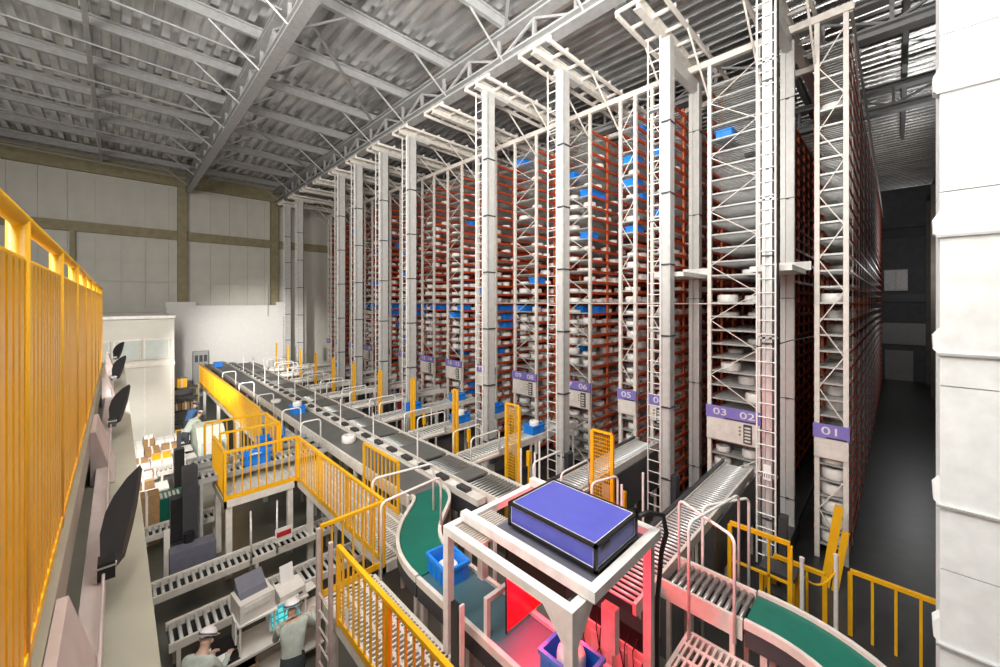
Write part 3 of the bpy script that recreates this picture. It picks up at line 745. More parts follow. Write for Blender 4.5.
for p, q in (((a0+ins, b0+ins, top), (a1-ins, b0+ins+e, top+0.004)), ((a0+ins, b1-ins-e, top), (a1-ins, b1-ins, top+0.004)), ((a0+ins, b0+ins, top), (a0+ins+e, b1-ins, top+0.004)), ((a1-ins-e, b0+ins, top), (a1-ins, b1-ins, top+0.004)),
             ((a0+0.014, b0+ins, c0+ins), (a0+0.018, b1-ins, c0+ins+e)), ((a0+0.014, b0+ins, c1-ins-e), (a0+0.018, b1-ins, c1-ins)), ((a0+0.014, b1-ins-e, c0+ins), (a0+0.018, b1-ins, c1-ins)), ((a0+0.014, b0+ins, c0+ins), (a0+0.018, b0+ins+e, c1-ins)),
             ((a0+ins, b0+0.014, c0+ins), (a1-ins, b0+0.018, c0+ins+e)), ((a0+ins, b0+0.014, c1-ins-e), (a1-ins, b0+0.018, c1-ins)), ((a1-ins-e, b0+0.014, c0+ins), (a1-ins, b0+0.018, c1-ins))):
    MB().box(*p, *q).build('white_trim', 'white', t)
MB().box(a0 + 0.14, b0 + 0.012, c1 - 0.12, a0 + 0.3, b0 + 0.019, c1 - 0.07).build('badge', 'slate', t)
one('cable_hose', MB().tube([(4.34, 2.16, 3.76), (4.5, 2.08, 3.8), (4.68, 1.97, 3.74), (4.755, 1.96, 3.5), (4.76, 2.02, 3.25), (4.77, 2.08, 2.6), (4.77, 2.08, 1.2), (4.77, 2.08, 0.02)], 0.028, 8), 'rubber', 'thick black hose dropping from the violet cabinet along the gantry leg', 'hose', smooth=True)
# red guard, lamp, machinery under the gantry
t = thing('red_guard_panel', 'red acrylic guard panel hanging under the gantry across the teal belt', 'panel', (3.3, 3.55, 2.4))
MB().box(3.46, 3.395, 2.2, 4.15, 3.405, 3.3).build('sheet', 'redglass', t)
MB().box(3.44, 3.39, 2.18, 3.46, 3.41, 3.32).build('edge', 'black', t)
t = thing('barcode_scanner', 'black scanner head with a red lamp under the gantry', 'scanner', (3.9, 2.9, 2.9))
MB().box(3.45, 2.5, 3.08, 4.3, 3.38, 3.3).box(3.6, 2.7, 2.95, 3.8, 3.2, 3.08).build('housing', 'black', t)
MB().box(3.66, 2.72, 2.925, 3.98, 2.8, 2.945).build('lamp', 'redlamp', t)
l = bpy.data.lights.new('scanner_lamp', 'POINT'); l.energy = 85; l.color = (1, 0.03, 0.06); l.shadow_soft_size = 0.06
o = bpy.data.objects.new('scanner_lamp', l); C.objects.link(o); o.location = (4.35, 2.9, 2.8)
l = bpy.data.lights.new('scanner_lamp', 'POINT'); l.energy = 70; l.color = (1, 0.03, 0.08); l.shadow_soft_size = 0.06
o = bpy.data.objects.new('scanner_lamp', l); C.objects.link(o); o.location = (3.75, 3.2, 2.75)
t = thing('control_rack', 'red-lit control rack with loose black cables beside the gantry', 'control rack', (4.9, 2.5, 0))
MB().box(4.82, 2.2, 0, 5.08, 3.4, 1.75).build('body', 'cream', t)
MB().box(4.85, 2.3, 1.75, 5.06, 3.1, 2.0).build('top_unit', 'black', t)
for q in range(9):
    y = 2.25 + q * 0.12
    MB().tube([(4.84, y, 1.9), (4.79, y + rnd.uniform(-.05, .05), 1.75), (4.78, y + rnd.uniform(-.08, .08), 1.5), (4.79, y + rnd.uniform(-.1, .1), 1.25)], 0.008, 5).build('cable', 'rubber', t)
for q in range(5): MB().box(4.808, 2.3 + q * 0.21, 1.2, 4.82, 2.42 + q * 0.21, 1.65).build('terminal_block', 'white', t)
t = thing('terminal_post', 'pale terminal box on a post inside the gantry', 'terminal', (3.95, 2.3, 0))
MB().box(4.1, 2.28, 2.2, 4.2, 2.46, 2.72).build('box', 'cream', t); MB().box(4.14, 2.34, 0, 4.18, 2.4, 2.2).build('post', 'cream', t)
t = thing('side_frame_stand', 'white angled frame stand at the teal belt under the gantry', 'stand', (3.2, 3.6, 0))
MB().box(3.28, 3.57, 0, 3.34, 3.63, 2.6).box(3.34, 3.57, 2.54, 3.95, 3.63, 2.6).build('frame', 'white', t)
t = thing('light_curtain', 'black light curtain post clamped beside the gantry leg', 'sensor post', (3.0, 3.85, 0))
MB().box(2.94, 3.72, 1.2, 3.0, 3.86, 2.6).build('strip', 'black', t); MB().box(2.96, 3.69, 0, 3.02, 3.72, 2.62).build('post', 'white', t)
# red-lit slope conveyor side and small grated decks by the gantry
def grating(label, x0, x1, y0, y1, z, group=None, legs=(), frame=True):
    t = thing('grating_deck', label, 'deck', ((x0+x1)/2, (y0+y1)/2, z - 0.1), group)
    g = MB(); y = y0 + 0.05
    while y < y1 - 0.03: g.box(x0 + 0.04, y, z - 0.03, x1 - 0.04, y + 0.03, z); y += 0.075
    x = x0 + 0.05; 
    while x < x1 - 0.03: g.box(x, y0 + 0.04, z - 0.031, x + 0.05, y1 - 0.04, z - 0.001); x += 0.26
    tag(g.build('grating', 'cream', t), kind='stuff')
    for p, q in (((x0, y0), (x1, y0 + 0.05)), ((x0, y1 - 0.05), (x1, y1)), ((x0, y0), (x0 + 0.05, y1)), ((x1 - 0.05, y0), (x1, y1))):
        MB().box(p[0], p[1], z - 0.16, q[0], q[1], z + 0.005).build('edge_beam', 'cream', t)
    for (x, y) in legs: MB().box(x - 0.06, y - 0.06, 0, x + 0.06, y + 0.06, z - 0.16).build('leg', 'cream', t)
    return t
grating('small grated step platform in front of the green bend', 5.0, 5.85, 0.9, 2.1, 1.6, legs=((5.1, 1.0), (5.1, 2.0), (5.75, 1.0)))
# ================================================================ YELLOW WALKWAY
DZ = 1.8
grating('grated walkway deck along the yellow railing beside the green curve', 2.2, 3.05, 1.2, 6.1, DZ, legs=((2.3, 1.3), (2.3, 5.9)))
grating('grated walkway deck running beside the grey belt toward the far wall', 3.25, 4.32, 6.15, 26.5, DZ, legs=((3.35, 10.0), (3.35, 14.0), (3.35, 18.0), (3.35, 22.0), (3.35, 26.0)))
grating('grated cross deck standing over the roller lines on cream legs', 1.72, 3.23, 10.6, 12.1, DZ, legs=((1.82, 10.7), (1.82, 12.0), (3.1, 10.7)))
def railing(label, p, q, z, h=1.1, pitch=0.16, post=1.5, mesh=False, m='yellow', mid=True, group='yellow railings of the walkway', toe=True, r=0.02):
    p = Vector((*p, z)); q = Vector((*q, z)); d = q - p; L = d.length; d.normalize()
    t = thing('yellow_railing', label, 'railing', p, group)
    up = Vector((0, 0, 1))
    MB().beam(p + up*h, q + up*h, 0.055, 0.05).build('top_rail', m, t)
    if toe: MB().beam(p + up*0.06, q + up*0.06, 0.02, 0.1).build('toe_board', m, t)
    n = max(1, round(L / post))
    pm = MB().box(-0.026, -0.026, 0, 0.026, 0.026, h - 0.026).mesh('post', m)
    for i in range(n + 1): put('post', pm, t, d * (L * i / n))
    if mesh:
        g = MB(); k = int(L / 0.09)
        for i in range(k): 
            c = p + d * (0.05 + 0.09 * i); g.box(c.x - 0.01, c.y - 0.018, z + 0.1, c.x + 0.01, c.y + 0.018, z + h - 0.02)
        for i in range(11): g.beam(p + up*(0.14 + i*0.088), q + up*(0.14 + i*0.088), 0.012, 0.03)
        tag(g.build('mesh_infill', m, t), kind='stuff')
    else:
        bm_ = MB().box(-0.012, -0.012, 0.08, 0.012, 0.012, h - 0.02).mesh('baluster', m)
        k = int(L / pitch)
        for i in range(1, k): put('baluster', bm_, t, d * (L * i / k))
    return t
railing('yellow railing along the near walkway, right above the printers', (2.2, 5.45), (2.2, 1.25), DZ)
railing('short yellow railing across the deck behind the ladder head', (2.2, 6.12), (3.22, 6.12), DZ)
railing('yellow railing above the roller lines, from ladder to cross deck', (3.25, 6.15), (3.25, 10.58), DZ)
railing('yellow railing on the near edge of the cross deck', (1.74, 10.62), (3.23, 10.62), DZ)
railing('yellow railing on the open end of the cross deck', (1.74, 10.7), (1.74, 12.1), DZ)
railing('yellow railing behind the first cross conveyor', (1.9, 12.25), (3.3, 12.25), DZ)
railing('yellow railing behind the second cross conveyor', (1.75, 13.55), (3.3, 13.55), DZ)
railing('yellow railing between cross deck and mesh panel railing', (3.25, 12.3), (3.25, 13.5), DZ)
railing('long yellow mesh-panel railing of the walkway toward the far wall', (3.25, 14.3), (3.25, 26.9), DZ, mesh=True)
railing('yellow railing on the grey belt side near the ladder', (4.25, 9.0), (4.25, 7.4), DZ)
rollers('first cross roller conveyor inside the yellow rails, closer to the ladder', 'x', 1.3, 4.3, 11.75, 0.5, BZ, 0.13, 0.034, 'steel', rm='rollerlite', skirt=0.09, legn=2)
rollers('second cross roller conveyor inside the yellow rails, further back', 'x', 1.3, 4.3, 12.9, 0.5, BZ, 0.13, 0.034, 'steel', rm='rollerlite', skirt=0.09, legn=2)
tote_at(2.6, 11.75, BZ + 0.001, 0, 'blue tote with white goods on the first cross conveyor', 0.2)
t = thing('fixed_ladder', 'pinkish cream fixed ladder climbing to the yellow walkway', 'ladder', (2.13, 5.75, 0))
for y in (5.53, 6.0): MB().box(2.10, y - 0.03, 0, 2.15, y + 0.03, 2.95).build('rail', 'pink', t)
rg = MB().tube([(0, -0.22, 0), (0, 0.25, 0)], 0.015, 6).mesh('rung', 'pink')
for i in range(8): put('rung', rg, t, (0, 0, 0.25 + 0.25 * i))
one('notice_tag', MB().box(2.17, 5.05, 2.0, 2.172, 5.15, 2.25), 'paper', 'small white notice tag hung on the near yellow railing', 'tag')

# ================================================================ RIGHT SIDE FENCES
def fence(label, pts, z0, z1, m='yellow', n=4, mid=None):
    t = thing('yellow_fence', label, 'fence', (*pts[0], 0), 'yellow floor fences')
    p, q = Vector((*pts[0], 0)), Vector((*pts[1], 0))
    MB().beam(p + Vector((0,0,z1 - 0.035)), q + Vector((0,0,z1 - 0.035)), 0.07, 0.07).build('top_rail', m, t)
    for f in (0, 1):
        c = p.lerp(q, f); MB().box(c.x - 0.035, c.y - 0.035, 0, c.x + 0.035, c.y + 0.035, z1 - 0.071).build('post', m, t)
    for i in range(1, n):
        c = p.lerp(q, i / n); MB().box(c.x - 0.02, c.y - 0.02, z0, c.x + 0.02, c.y + 0.02, z1 - 0.07).build('bar', m, t)
    if mid: MB().beam(p + Vector((0,0,mid)), q + Vector((0,0,mid)), 0.04, 0.04).build('mid_rail', m, t)
    return t
fence('yellow fence closing the first aisle beside rack 01', ((8.6, 2.3), (8.6, 1.34)), 0.3, 2.0, n=3, mid=1.25)
fence('low yellow fence behind the white chain posts', ((9.5, 1.75), (9.5, 0.95)), 0.1, 1.2, n=3)
fence('yellow fence across the mouth of the dark side lane', ((9.9, 0.62), (9.9, -1.2)), 0.0, 1.25, n=6)
t = thing('yellow_guard_plate', 'leaning yellow guard plates at the foot of rack 01', 'guard', (11.3, 1.0, 0))
MB().beam((11.2, 1.12, 0), (11.5, 0.9, 1.75), 0.16, 0.05).build('plate', 'yellow', t); MB().beam((11.15, 0.95, 0), (11.3, 0.78, 1.3), 0.12, 0.05).build('plate', 'yellow', t)
for i, (x, y) in enumerate(((8.8, 1.2), (9.35, 0.78))):
    t = thing('chain_post', ('white chain post beside the yellow aisle fence', 'white chain post beside the side lane fence')[i], 'post', (x, y, 0))
    MB().tube([(x, y, 0), (x, y, 1.65)], 0.035, 8).build('tube', 'white', t); MB().tube([(x, y, 1.65), (x, y, 1.7)], 0.04, 8).build('cap', 'white', t)
pts = [(8.8 + 0.55 * f, 1.2 - 0.42 * f, 1.4 - 0.9 * f * (1 - f)) for f in [i / 10 for i in range(11)]]
one('yellow_chain', MB().tube(pts, 0.018, 6), 'yellow', 'yellow chain sagging between two white posts', 'chain')
t = thing('yellow_floor_unit', 'yellow floor unit with open frame by the first aisle', 'machine', (9.0, 1.5, 0))
for (x, y) in ((8.95, 1.35), (8.95, 1.85), (9.35, 1.35), (9.35, 1.85)): MB().box(x - 0.03, y - 0.03, 0, x + 0.03, y + 0.03, 1.1).build('leg', 'yellow', t)
MB().box(8.92, 1.32, 1.1, 9.38, 1.88, 1.16).build('top', 'dark', t)
MB().box(9.0, 1.4, 0.1, 9.3, 1.8, 0.7).build('drive', 'dark', t)
t = thing('red_drive_unit', 'red drive unit in the aisle below the third rack conveyor', 'machine', (8.6, 4.7, 0))
MB().box(8.3, 4.5, 0, 8.9, 4.9, 1.2).build('body', 'redbox', t); MB().tube([(8.6, 4.7, 1.2), (8.6, 4.7, 1.45)], 0.12, 10).build('motor', 'redbox', t)
for i, y in enumerate((17.2, 19.6)):
    t = thing('red_drive_unit', 'red drive unit on the floor of the aisle, %s along the row' % nth(i + 2), 'machine', (9.9, y, 0))
    MB().box(9.9, y - 0.2, 0, 10.4, y + 0.2, 1.7).build('body', 'redbox', t); MB().tube([(10.1, y, 1.7), (10.1, y, 1.9)], 0.12, 10).build('motor', 'redbox', t)

# ================================================================ NEAR GALLERY: yellow balustrade, ledge, floodlights
RX = -0.19
t = thing('gallery_balustrade', 'tall yellow balustrade of close bars right beside the camera', 'railing', (RX, 0, 5.3))
MB().tube([(RX, 0.2, 6.525), (RX, 9.2, 6.525)], 0.021, 12).build('top_rail', 'yellow', t, True)
MB().tube([(RX, 0.2, 6.41), (RX, 9.2, 6.41)], 0.016, 12).build('mid_rail', 'yellow', t, True)
MB().box(RX - 0.02, 0.2, 5.31, RX + 0.02, 9.2, 5.35).build('bottom_rail', 'yellow', t)
pm = MB().tube([(0, 0, 0), (0, 0, 1.22)], 0.022, 12).mesh('post', 'yellow', True)
for i in range(10): put('post', pm, t, (0, 0.72 + 0.94 * i, 0))
bm_ = MB().box(-0.016, -0.026, 0.04, 0.016, 0.026, 1.11).mesh('baluster', 'yellow')
for i in range(110): put('baluster', bm_, t, (0, 0.3 + 0.08 * i, 0))
struct('gallery_floor', MB().box(-4.0, -2.0, 5.1, -0.15, 9.6, 5.29), 'ledge')
struct('gallery_ledge', MB().box(-4.0, -2.0, 4.55, 0.125, 12.5, 4.85), 'ledge')
struct('gallery_wall', MB().box(-4.0, -2.0, 0.0, -0.1, 14.5, 4.55), 'ledge')
one('ledge_channel', MB().box(-0.115, 0.2, 4.85, -0.04, 12.7, 4.99), 'pink', 'pinkish cream channel running along the gallery ledge', 'channel')
one('ledge_pipe', MB().tube([(-0.045, 0.3, 5.03), (-0.045, 12.7, 5.03)], 0.006, 8), 'pink', 'thin pinkish pipe carrying the floodlights along the ledge', 'pipe')
for i, y in enumerate((2.02, 5.1, 8.3, 11.4)):
    t = thing('gusset_bracket', 'sloping pinkish bracket below the yellow balustrade, %s from the camera' % nth(i + 1), 'bracket', (-0.15, y, 4.86), 'brackets under the balustrade')
    MB().extrude([(-0.148, y, 5.28), (-0.148, y, 4.86), (-0.01, y, 4.86), (-0.12, y, 5.28)], (0, -0.7, 0)).build('plate', 'pink', t)
def floodlight(i, y, sc):
    t = thing('floodlight', 'black leaf-shaped floodlight hood on the gallery ledge, %s from the camera' % nth(i + 1), 'floodlight', (-0.05, y, 4.99), 'black floodlights along the ledge')
    # hood: a curved blade with thickness
    P = [(-0.03, 0.0, 0.0), (-0.035, 0.12, 0.1), (-0.015, 0.24, 0.17), (0.02, 0.36, 0.215), (0.08, 0.52, 0.255), (0.15, 0.68, 0.275), (0.135, 0.56, 0.20), (0.115, 0.42, 0.12), (0.09, 0.28, 0.045), (0.055, 0.1, -0.03), (0.02, 0.02, -0.035)]
    P = [(-0.03 + a * sc, y + b * sc, 5.08 + c * sc) for a, b, c in P]
    MB().extrude(P, (0.012, 0.02, -0.035)).build('hood', 'black', t)
    MB().box(-0.065, y - 0.03, 5.0, -0.005, y + 0.06, 5.08).build('bracket', 'black', t)
    MB().tube([(-0.07, y - 0.02, 5.06), (0.0, y - 0.02, 5.06)], 0.012, 8).build('bolt', 'zinc', t)
for i, (y, sc) in enumerate(((2.62, 0.86), (5.75, 0.9), (9.1, 0.95), (12.3, 1.0))): floodlight(i, y, sc)
spot('floodlight_beam', (0.35, 3.4, 5.2), (7, 14, 1.5), 200, 100, 0.5)
spot('floodlight_beam', (0.35, 6.6, 5.2), (6, 22, 2.0), 500, 90, 0.5)
spot('floodlight_beam', (0.35, 10.0, 5.2), (7.9, 34, 2.4), 17000, 27, 0.9)
spot('floodlight_beam', (0.35, 13.4, 5.2), (1.2, 18.5, 0.3), 1500, 62, 0.5)
l = bpy.data.lights.new('added_lane_fill', 'POINT'); l.energy = 300; l.shadow_soft_size = 0.2  # added fill to lift the far end of the lane, no lamp seen there
o = bpy.data.objects.new('added_lane_fill', l); C.objects.link(o); o.location = (35, -0.9, 8.5)
# ================================================================ DUCT AT THE CAMERA'S SIDE
DX, DY = 2.25, -0.115
t = thing('steel_duct', 'pale galvanised steel duct of stacked panels close to the camera', 'duct', (DX, DY, 0))
pz = [-0.0, 1.2, 2.4, 3.55, 4.7, 5.28, 5.98, 6.72, 7.32, 7.9, 8.5, 9.7, 11]
for a, b in zip(pz[:-1], pz[1:]):
    MB().box(DX, DY - 1.6, a + 0.002, DX + 0.22, DY, b - 0.002).build('panel', 'duct', t)
MB().box(DX + 0.02, DY - 1.58, 0, DX + 0.20, DY - 0.02, 11).build('core', 'zinc', t)
for z in (5.52, 6.55, 7.1, 4.99, 6.1):
    MB().extrude([(DX + 0.0, DY, z), (DX + 0.01, DY + 0.016, z + 0.015), (DX + 0.01, DY + 0.018, z + 0.07), (DX + 0.0, DY, z + 0.1)], (0.06, 0, 0)).build('flange_clip', 'duct', t)
    MB().box(DX - 0.012, DY - 1.55, z - 0.004, DX, DY + 0.01, z + 0.006).build('seam_strip', 'zinc', t)
for q in range(7): MB().box(DX - 0.0015, DY - 0.175 + q * 0.014, 7.195 + 0.004 * (q % 2), DX, DY - 0.167 + q * 0.014, 7.21).build('worn_mark', 'zinc', t)
# ================================================================ FLOOR LEVEL: roller lines, work tables, people
rollers('roller line on the floor behind the printers', 'x', 0.35, 4.0, 10.05, 0.5, 0.72, 0.12, 0.03, rm='rollerlite', skirt=0.1, legn=3)
rollers('roller line on the floor between printers and worker, closer one', 'x', 0.6, 4.4, 8.55, 0.55, 0.72, 0.12, 0.03, rm='rollerlite', skirt=0.1, legn=3)
rollers('short roller line near the dark lift column', 'x', 0.35, 2.0, 12.7, 0.5, 0.72, 0.12, 0.03, rm='rollerlite', skirt=0.1, legn=2)
rollers('roller line under the cross conveyors, toward the packing tables', 'x', 0.9, 3.1, 16.6, 0.5, 0.9, 0.12, 0.03, rm='rollerlite', skirt=0.1, legn=2)
hoop('white hoop straddling the roller line behind the printers', 2.55, 9.7, 2.75, 10.45, 0.7, 1.55, 0.02)
hoop('second white hoop over the roller line, nearer the deck leg', 2.05, 9.7, 2.2, 10.45, 0.7, 1.5, 0.02)
t = thing('hanging_notice', 'white notice plate with a red stripe hung on the hoop', 'notice', (2.6, 9.65, 1.0))
MB().box(2.5, 9.64, 0.95, 2.85, 9.66, 1.25).build('plate', 'white', t); MB().box(2.53, 9.632, 1.06, 2.82, 9.64, 1.17).build('stripe', 'redbox', t)
# lift column
t = thing('lift_column', 'dark grey lift column with a broad black base unit', 'lift', (1.15, 11.3, 0))
MB().box(1.05, 11.2, 0.6, 1.32, 11.45, 2.55).build('column', 'dark', t)
MB().box(0.8, 10.75, 0.35, 1.6, 11.1, 0.95).build('base_unit', 'slate', t)
MB().box(1.0, 10.9, 0, 1.3, 11.3, 0.35).build('foot', 'black', t)
MB().box(0.85, 11.25, 0.95, 1.05, 11.55, 1.9).build('chain_case', 'black', t)
MB().box(0.72, 11.05, 0.0, 0.82, 11.15, 1.35).build('guard_post', 'cream', t)
MB().tube([(1.15, 11.1, 0.95), (1.15, 11.1, 1.15)], 0.1, 10).build('motor', 'black', t)
t = thing('lift_column', 'slim black lift column by the packing tables', 'lift', (1.35, 15.6, 0))
MB().box(1.25, 15.5, 0, 1.5, 15.75, 1.75).build('column', 'black', t); MB().box(1.32, 15.55, 1.75, 1.42, 15.65, 2.3).build('head', 'dark', t)
t = thing('green_counter', 'teal green counter with a white ribbed top', 'counter', (0.9, 14.4, 0))
MB().box(0.35, 14.2, 0, 1.5, 14.8, 0.85).build('body', 'green', t)
for q in range(9): MB().box(0.5 + q * 0.09, 14.25, 0.85, 0.55 + q * 0.09, 14.6, 0.88).build('rib', 'white', t)
# work table with printers
t = thing('work_table', 'beige work table between the two workers and the rollers', 'table', (1.7, 7.55, 0))
MB().box(0.85, 7.15, 0.68, 2.75, 7.75, 0.72).build('top', 'printer', t)
for (x, y) in ((0.9, 7.2), (0.9, 7.7), (2.7, 7.2), (2.7, 7.7)): MB().box(x - 0.025, y - 0.025, 0, x + 0.025, y + 0.025, 0.68).build('leg', 'cream', t)
MB().box(0.95, 7.2, 0.2, 2.65, 7.7, 0.23).build('shelf', 'printer', t)
t = thing('printer_stand', 'white tube stand lifting the large printer above the table', 'stand', (1.6, 7.45, 0.72))
for (x, y) in ((1.38, 7.22), (1.38, 7.68), (1.86, 7.22), (1.86, 7.68)): MB().tube([(x, y, 0.72), (x, y, 1.2)], 0.018, 8).build('leg', 'white', t)
MB().box(1.34, 7.18, 1.2, 1.9, 7.72, 1.23).build('top', 'white', t)
def printer(name, label, x, y, z, w_, d, h, rz, big):
    t = thing(name, label, 'printer', (x, y, z)); 
    o = []
    b = MB().box(-w_/2, -d/2, 0, w_/2, d/2, h).mesh('body', 'printer'); put('body', b, t)
    if big:
        put('tray', MB().extrude([(-w_/2 + 0.05, -d*0.2, h), (-w_/2 + 0.05, d/2, h), (-w_/2 + 0.05, d/2, h + 0.12)], (w_ - 0.1, 0, 0)).mesh('tray', 'slate'), t)
        put('lid', MB().beam((0, d*0.05, h + 0.03), (0, d*0.5, h + 0.2), w_ * 0.8, 0.03).mesh('lid', 'slate'), t)
        put('panel', MB().box(-w_/2 + 0.06, -d/2 - 0.01, h*0.55, w_/2 - 0.06, -d/2, h*0.9).mesh('panel', 'white'), t)
    else:
        put('slot', MB().box(-w_/2 + 0.05, -d/2 - 0.006, h*0.35, w_/2 - 0.05, -d/2, h*0.55).mesh('slot', 'dark'), t)
        put('top', MB().extrude([(-w_/2, -d/2, h), (-w_/2, d/2, h), (-w_/2, d/2, h + 0.07)], (w_, 0, 0)).mesh('top', 'printer'), t)
        put('paper', MB().beam((0, d*0.3, h + 0.03), (0, d*0.55, h + 0.34), 0.012, 0.22).mesh('paper', 'paper'), t)
        put('paper_tray', MB().box(w_/2, -d/2, 0.02, w_/2 + 0.2, d/4, 0.04).mesh('paper_tray', 'printer'), t)
    t.rotation_euler = (0, 0, rz)
printer('laser_printer', 'large beige laser printer with a dark grey lid', 1.6, 7.45, 1.23, 0.5, 0.46, 0.3, 0.1, True)
t = thing('printer_stand', 'low cream stand carrying the small printer', 'stand', (2.2, 7.6, 0.72))
MB().box(1.96, 7.42, 1.0, 2.46, 7.74, 1.03).build('top', 'cream', t)
for (x, y) in ((2.0, 7.46), (2.42, 7.46), (2.0, 7.7), (2.42, 7.7)): MB().box(x - 0.015, y - 0.015, 0.72, x + 0.015, y + 0.015, 1.0).build('leg', 'cream', t)
printer('label_printer', 'small beige printer with white paper standing in its feeder', 2.2, 7.6, 1.03, 0.42, 0.3, 0.18, 0.1, False)
t = thing('monitor', 'computer monitor showing turquoise rows in front of the worker', 'monitor', (2.05, 7.3, 0.72))
sc_ = MB().box(-0.24, -0.02, 0.1, 0.24, 0.02, 0.44).mesh('housing', 'white'); put('housing', sc_, t)
put('screen', MB().box(-0.215, -0.026, 0.13, 0.215, -0.02, 0.415).mesh('screen', 'screen'), t)
for q in range(4):
    for r_ in range(3): put('screen_block', MB().box(-0.2 + q*0.1, -0.03, 0.15 + r_*0.085, -0.13 + q*0.1 + 0.012*(r_ % 2), -0.026, 0.205 + r_*0.085).mesh('screen_block', 'screenlite'), t)
put('foot', MB().box(-0.1, -0.06, 0, 0.1, 0.08, 0.015).box(-0.03, -0.015, 0.015, 0.03, 0.015, 0.12).mesh('foot', 'white'), t)
t.rotation_euler = (math.radians(-12), 0, 0.05)
t = thing('laptop', 'open black laptop on the table under the large printer', 'laptop', (1.2, 7.3, 0.72))
MB().box(1.05, 7.2, 0.72, 1.38, 7.42, 0.74).build('base', 'black', t); MB().beam((1.215, 7.43, 0.74), (1.215, 7.53, 0.96), 0.33, 0.012).build('lid', 'black', t)
one('paper_sheet', MB().box(0.93, 6.93, 0.985, 1.2, 7.12, 0.995), 'paper', 'white sheet of paper held by the bending worker', 'paper')
one('supply_crate', MB().box(1.1, 7.22, 0.23, 1.6, 7.6, 0.5).box(1.08, 7.2, 0.46, 1.62, 7.62, 0.5), 'card', 'brown crate on the shelf below the work table', 'crate')
one('wall_document', MB().box(1.3, 7.15, 1.0, 1.32, 7.4, 1.35), 'paper', 'white document hung at the side of the large printer stand', 'paper')
one('red_floor_light', MB().box(0.45, 4.6, 4.3, 0.6, 4.9, 4.32), 'redbox', 'red plate at the edge of the gallery ledge', 'plate')
bpy.data.objects.remove(bpy.data.objects['red_floor_light'])
# people
def person(label, loc, rz, J, shirt, pants, helmet_col='helmet', lean=0.0):
    """J: joints in metres; body grown with skin, evaluated to one mesh, coloured by region"""
    names = list(J['v'].keys()); idx = {n: i for i, n in enumerate(names)}
    me = bpy.data.meshes.new('body'); me.from_pydata([J['v'][n][0] for n in names], [(idx[a], idx[b]) for a, b in J['e']], [])
    o = bpy.data.objects.new('person', me); C.objects.link(o)
    sm = o.modifiers.new('skin', 'SKIN'); 
    for i, n in enumerate(names):
        r = J['v'][n][1]; sv = me.skin_vertices[0].data[i]
        sv.radius = r if isinstance(r, tuple) else (r, r); sv.use_root = (n == 'pelvis')
    o.modifiers.new('sub', 'SUBSURF').levels = 2; o.modifiers['sub'].render_levels = 2
    dg = bpy.context.evaluated_depsgraph_get(); dg.update()
    nm = bpy.data.meshes.new_from_object(o.evaluated_get(dg))
    o.modifiers.clear(); o.data = nm; nm.materials.clear()
    for m in (shirt, pants, 'skin', 'dark'): nm.materials.append(M[m])
    reg = {}
    for n in names:
        reg[n] = 2 if n in J['skin'] else (1 if n in J['pants'] else (3 if n in J['shoes'] else 0))
    for p in nm.polygons:
        p.use_smooth = True
        best = min(names, key=lambda n: (Vector(J['v'][n][0]) - p.center).length - (0.06 if n in ('head', 'chin') else (-0.05 if n == 'neck' else 0)))
        p.material_index = reg[best]
    o.location = loc; o.rotation_euler = (0, 0, rz); o.scale = (0.95, 0.95, 0.95)
    tag(o, label, 'person', 'workers')
    # helmet, visor, face
    hc = Vector(J['v']['head'][0])
    d = Vector(J.get('look', (0, 1, -0.3))).normalized()
    hb = MB(); n = 16; rings = []
    for (ang, rr) in ((0, 0.135), (0, 0.122), (25, 0.122), (50, 0.12), (72, 0.118), (88, 0.115)):
        A = math.radians(ang); rings.append((rr * math.cos(A), 0.03 + rr * 0.95 * math.sin(A)))
    hb.lathe(0, 0, rings, n)
    h = put('helmet', hb.mesh('helmet', helmet_col, True), o, hc + Vector((0, 0, 0.01)))
    h.rotation_euler = d.to_track_quat('Y', 'Z').to_euler()
    br = put('helmet_brim', MB().prism([(-0.1, 0.08), (0.1, 0.08), (0.08, 0.17), (0, 0.19), (-0.08, 0.17)], 0.028, 0.04).mesh('helmet_brim', helmet_col), h)
    put('helmet_band', MB().lathe(0, 0, [(0.124, 0.035), (0.126, 0.05), (0.124, 0.06)], n).mesh('helmet_band', 'slate'), h)
    q = d.to_track_quat('Y', 'Z')
    for s in (-1, 1):
        e = put('eye', MB().lathe(0, 0, [(0.004, -0.012), (0.012, 0), (0.004, 0.012)], 8).mesh('eye', 'dark', True), o, hc + q @ Vector((s * 0.035, 0.098, -0.005)))
        ear = put('ear', MB().lathe(0, 0, [(0.006, -0.03), (0.02, 0), (0.006, 0.03)], 8).mesh('ear', 'skin', True), o, hc + q @ Vector((s * 0.1, 0.0, -0.02)))
    put('nose', MB().extrude([(-0.014, 0, -0.02), (0.014, 0, -0.02), (0, 0, 0.025)], (0, 0.03, -0.004)).mesh('nose', 'skin'), o, hc + q @ Vector((0, 0.095, -0.025)))
    put('mouth', MB().box(-0.022, 0, -0.004, 0.022, 0.01, 0.004).mesh('mouth', 'redbox'), o, hc + q @ Vector((0, 0.09, -0.07)))
    return o
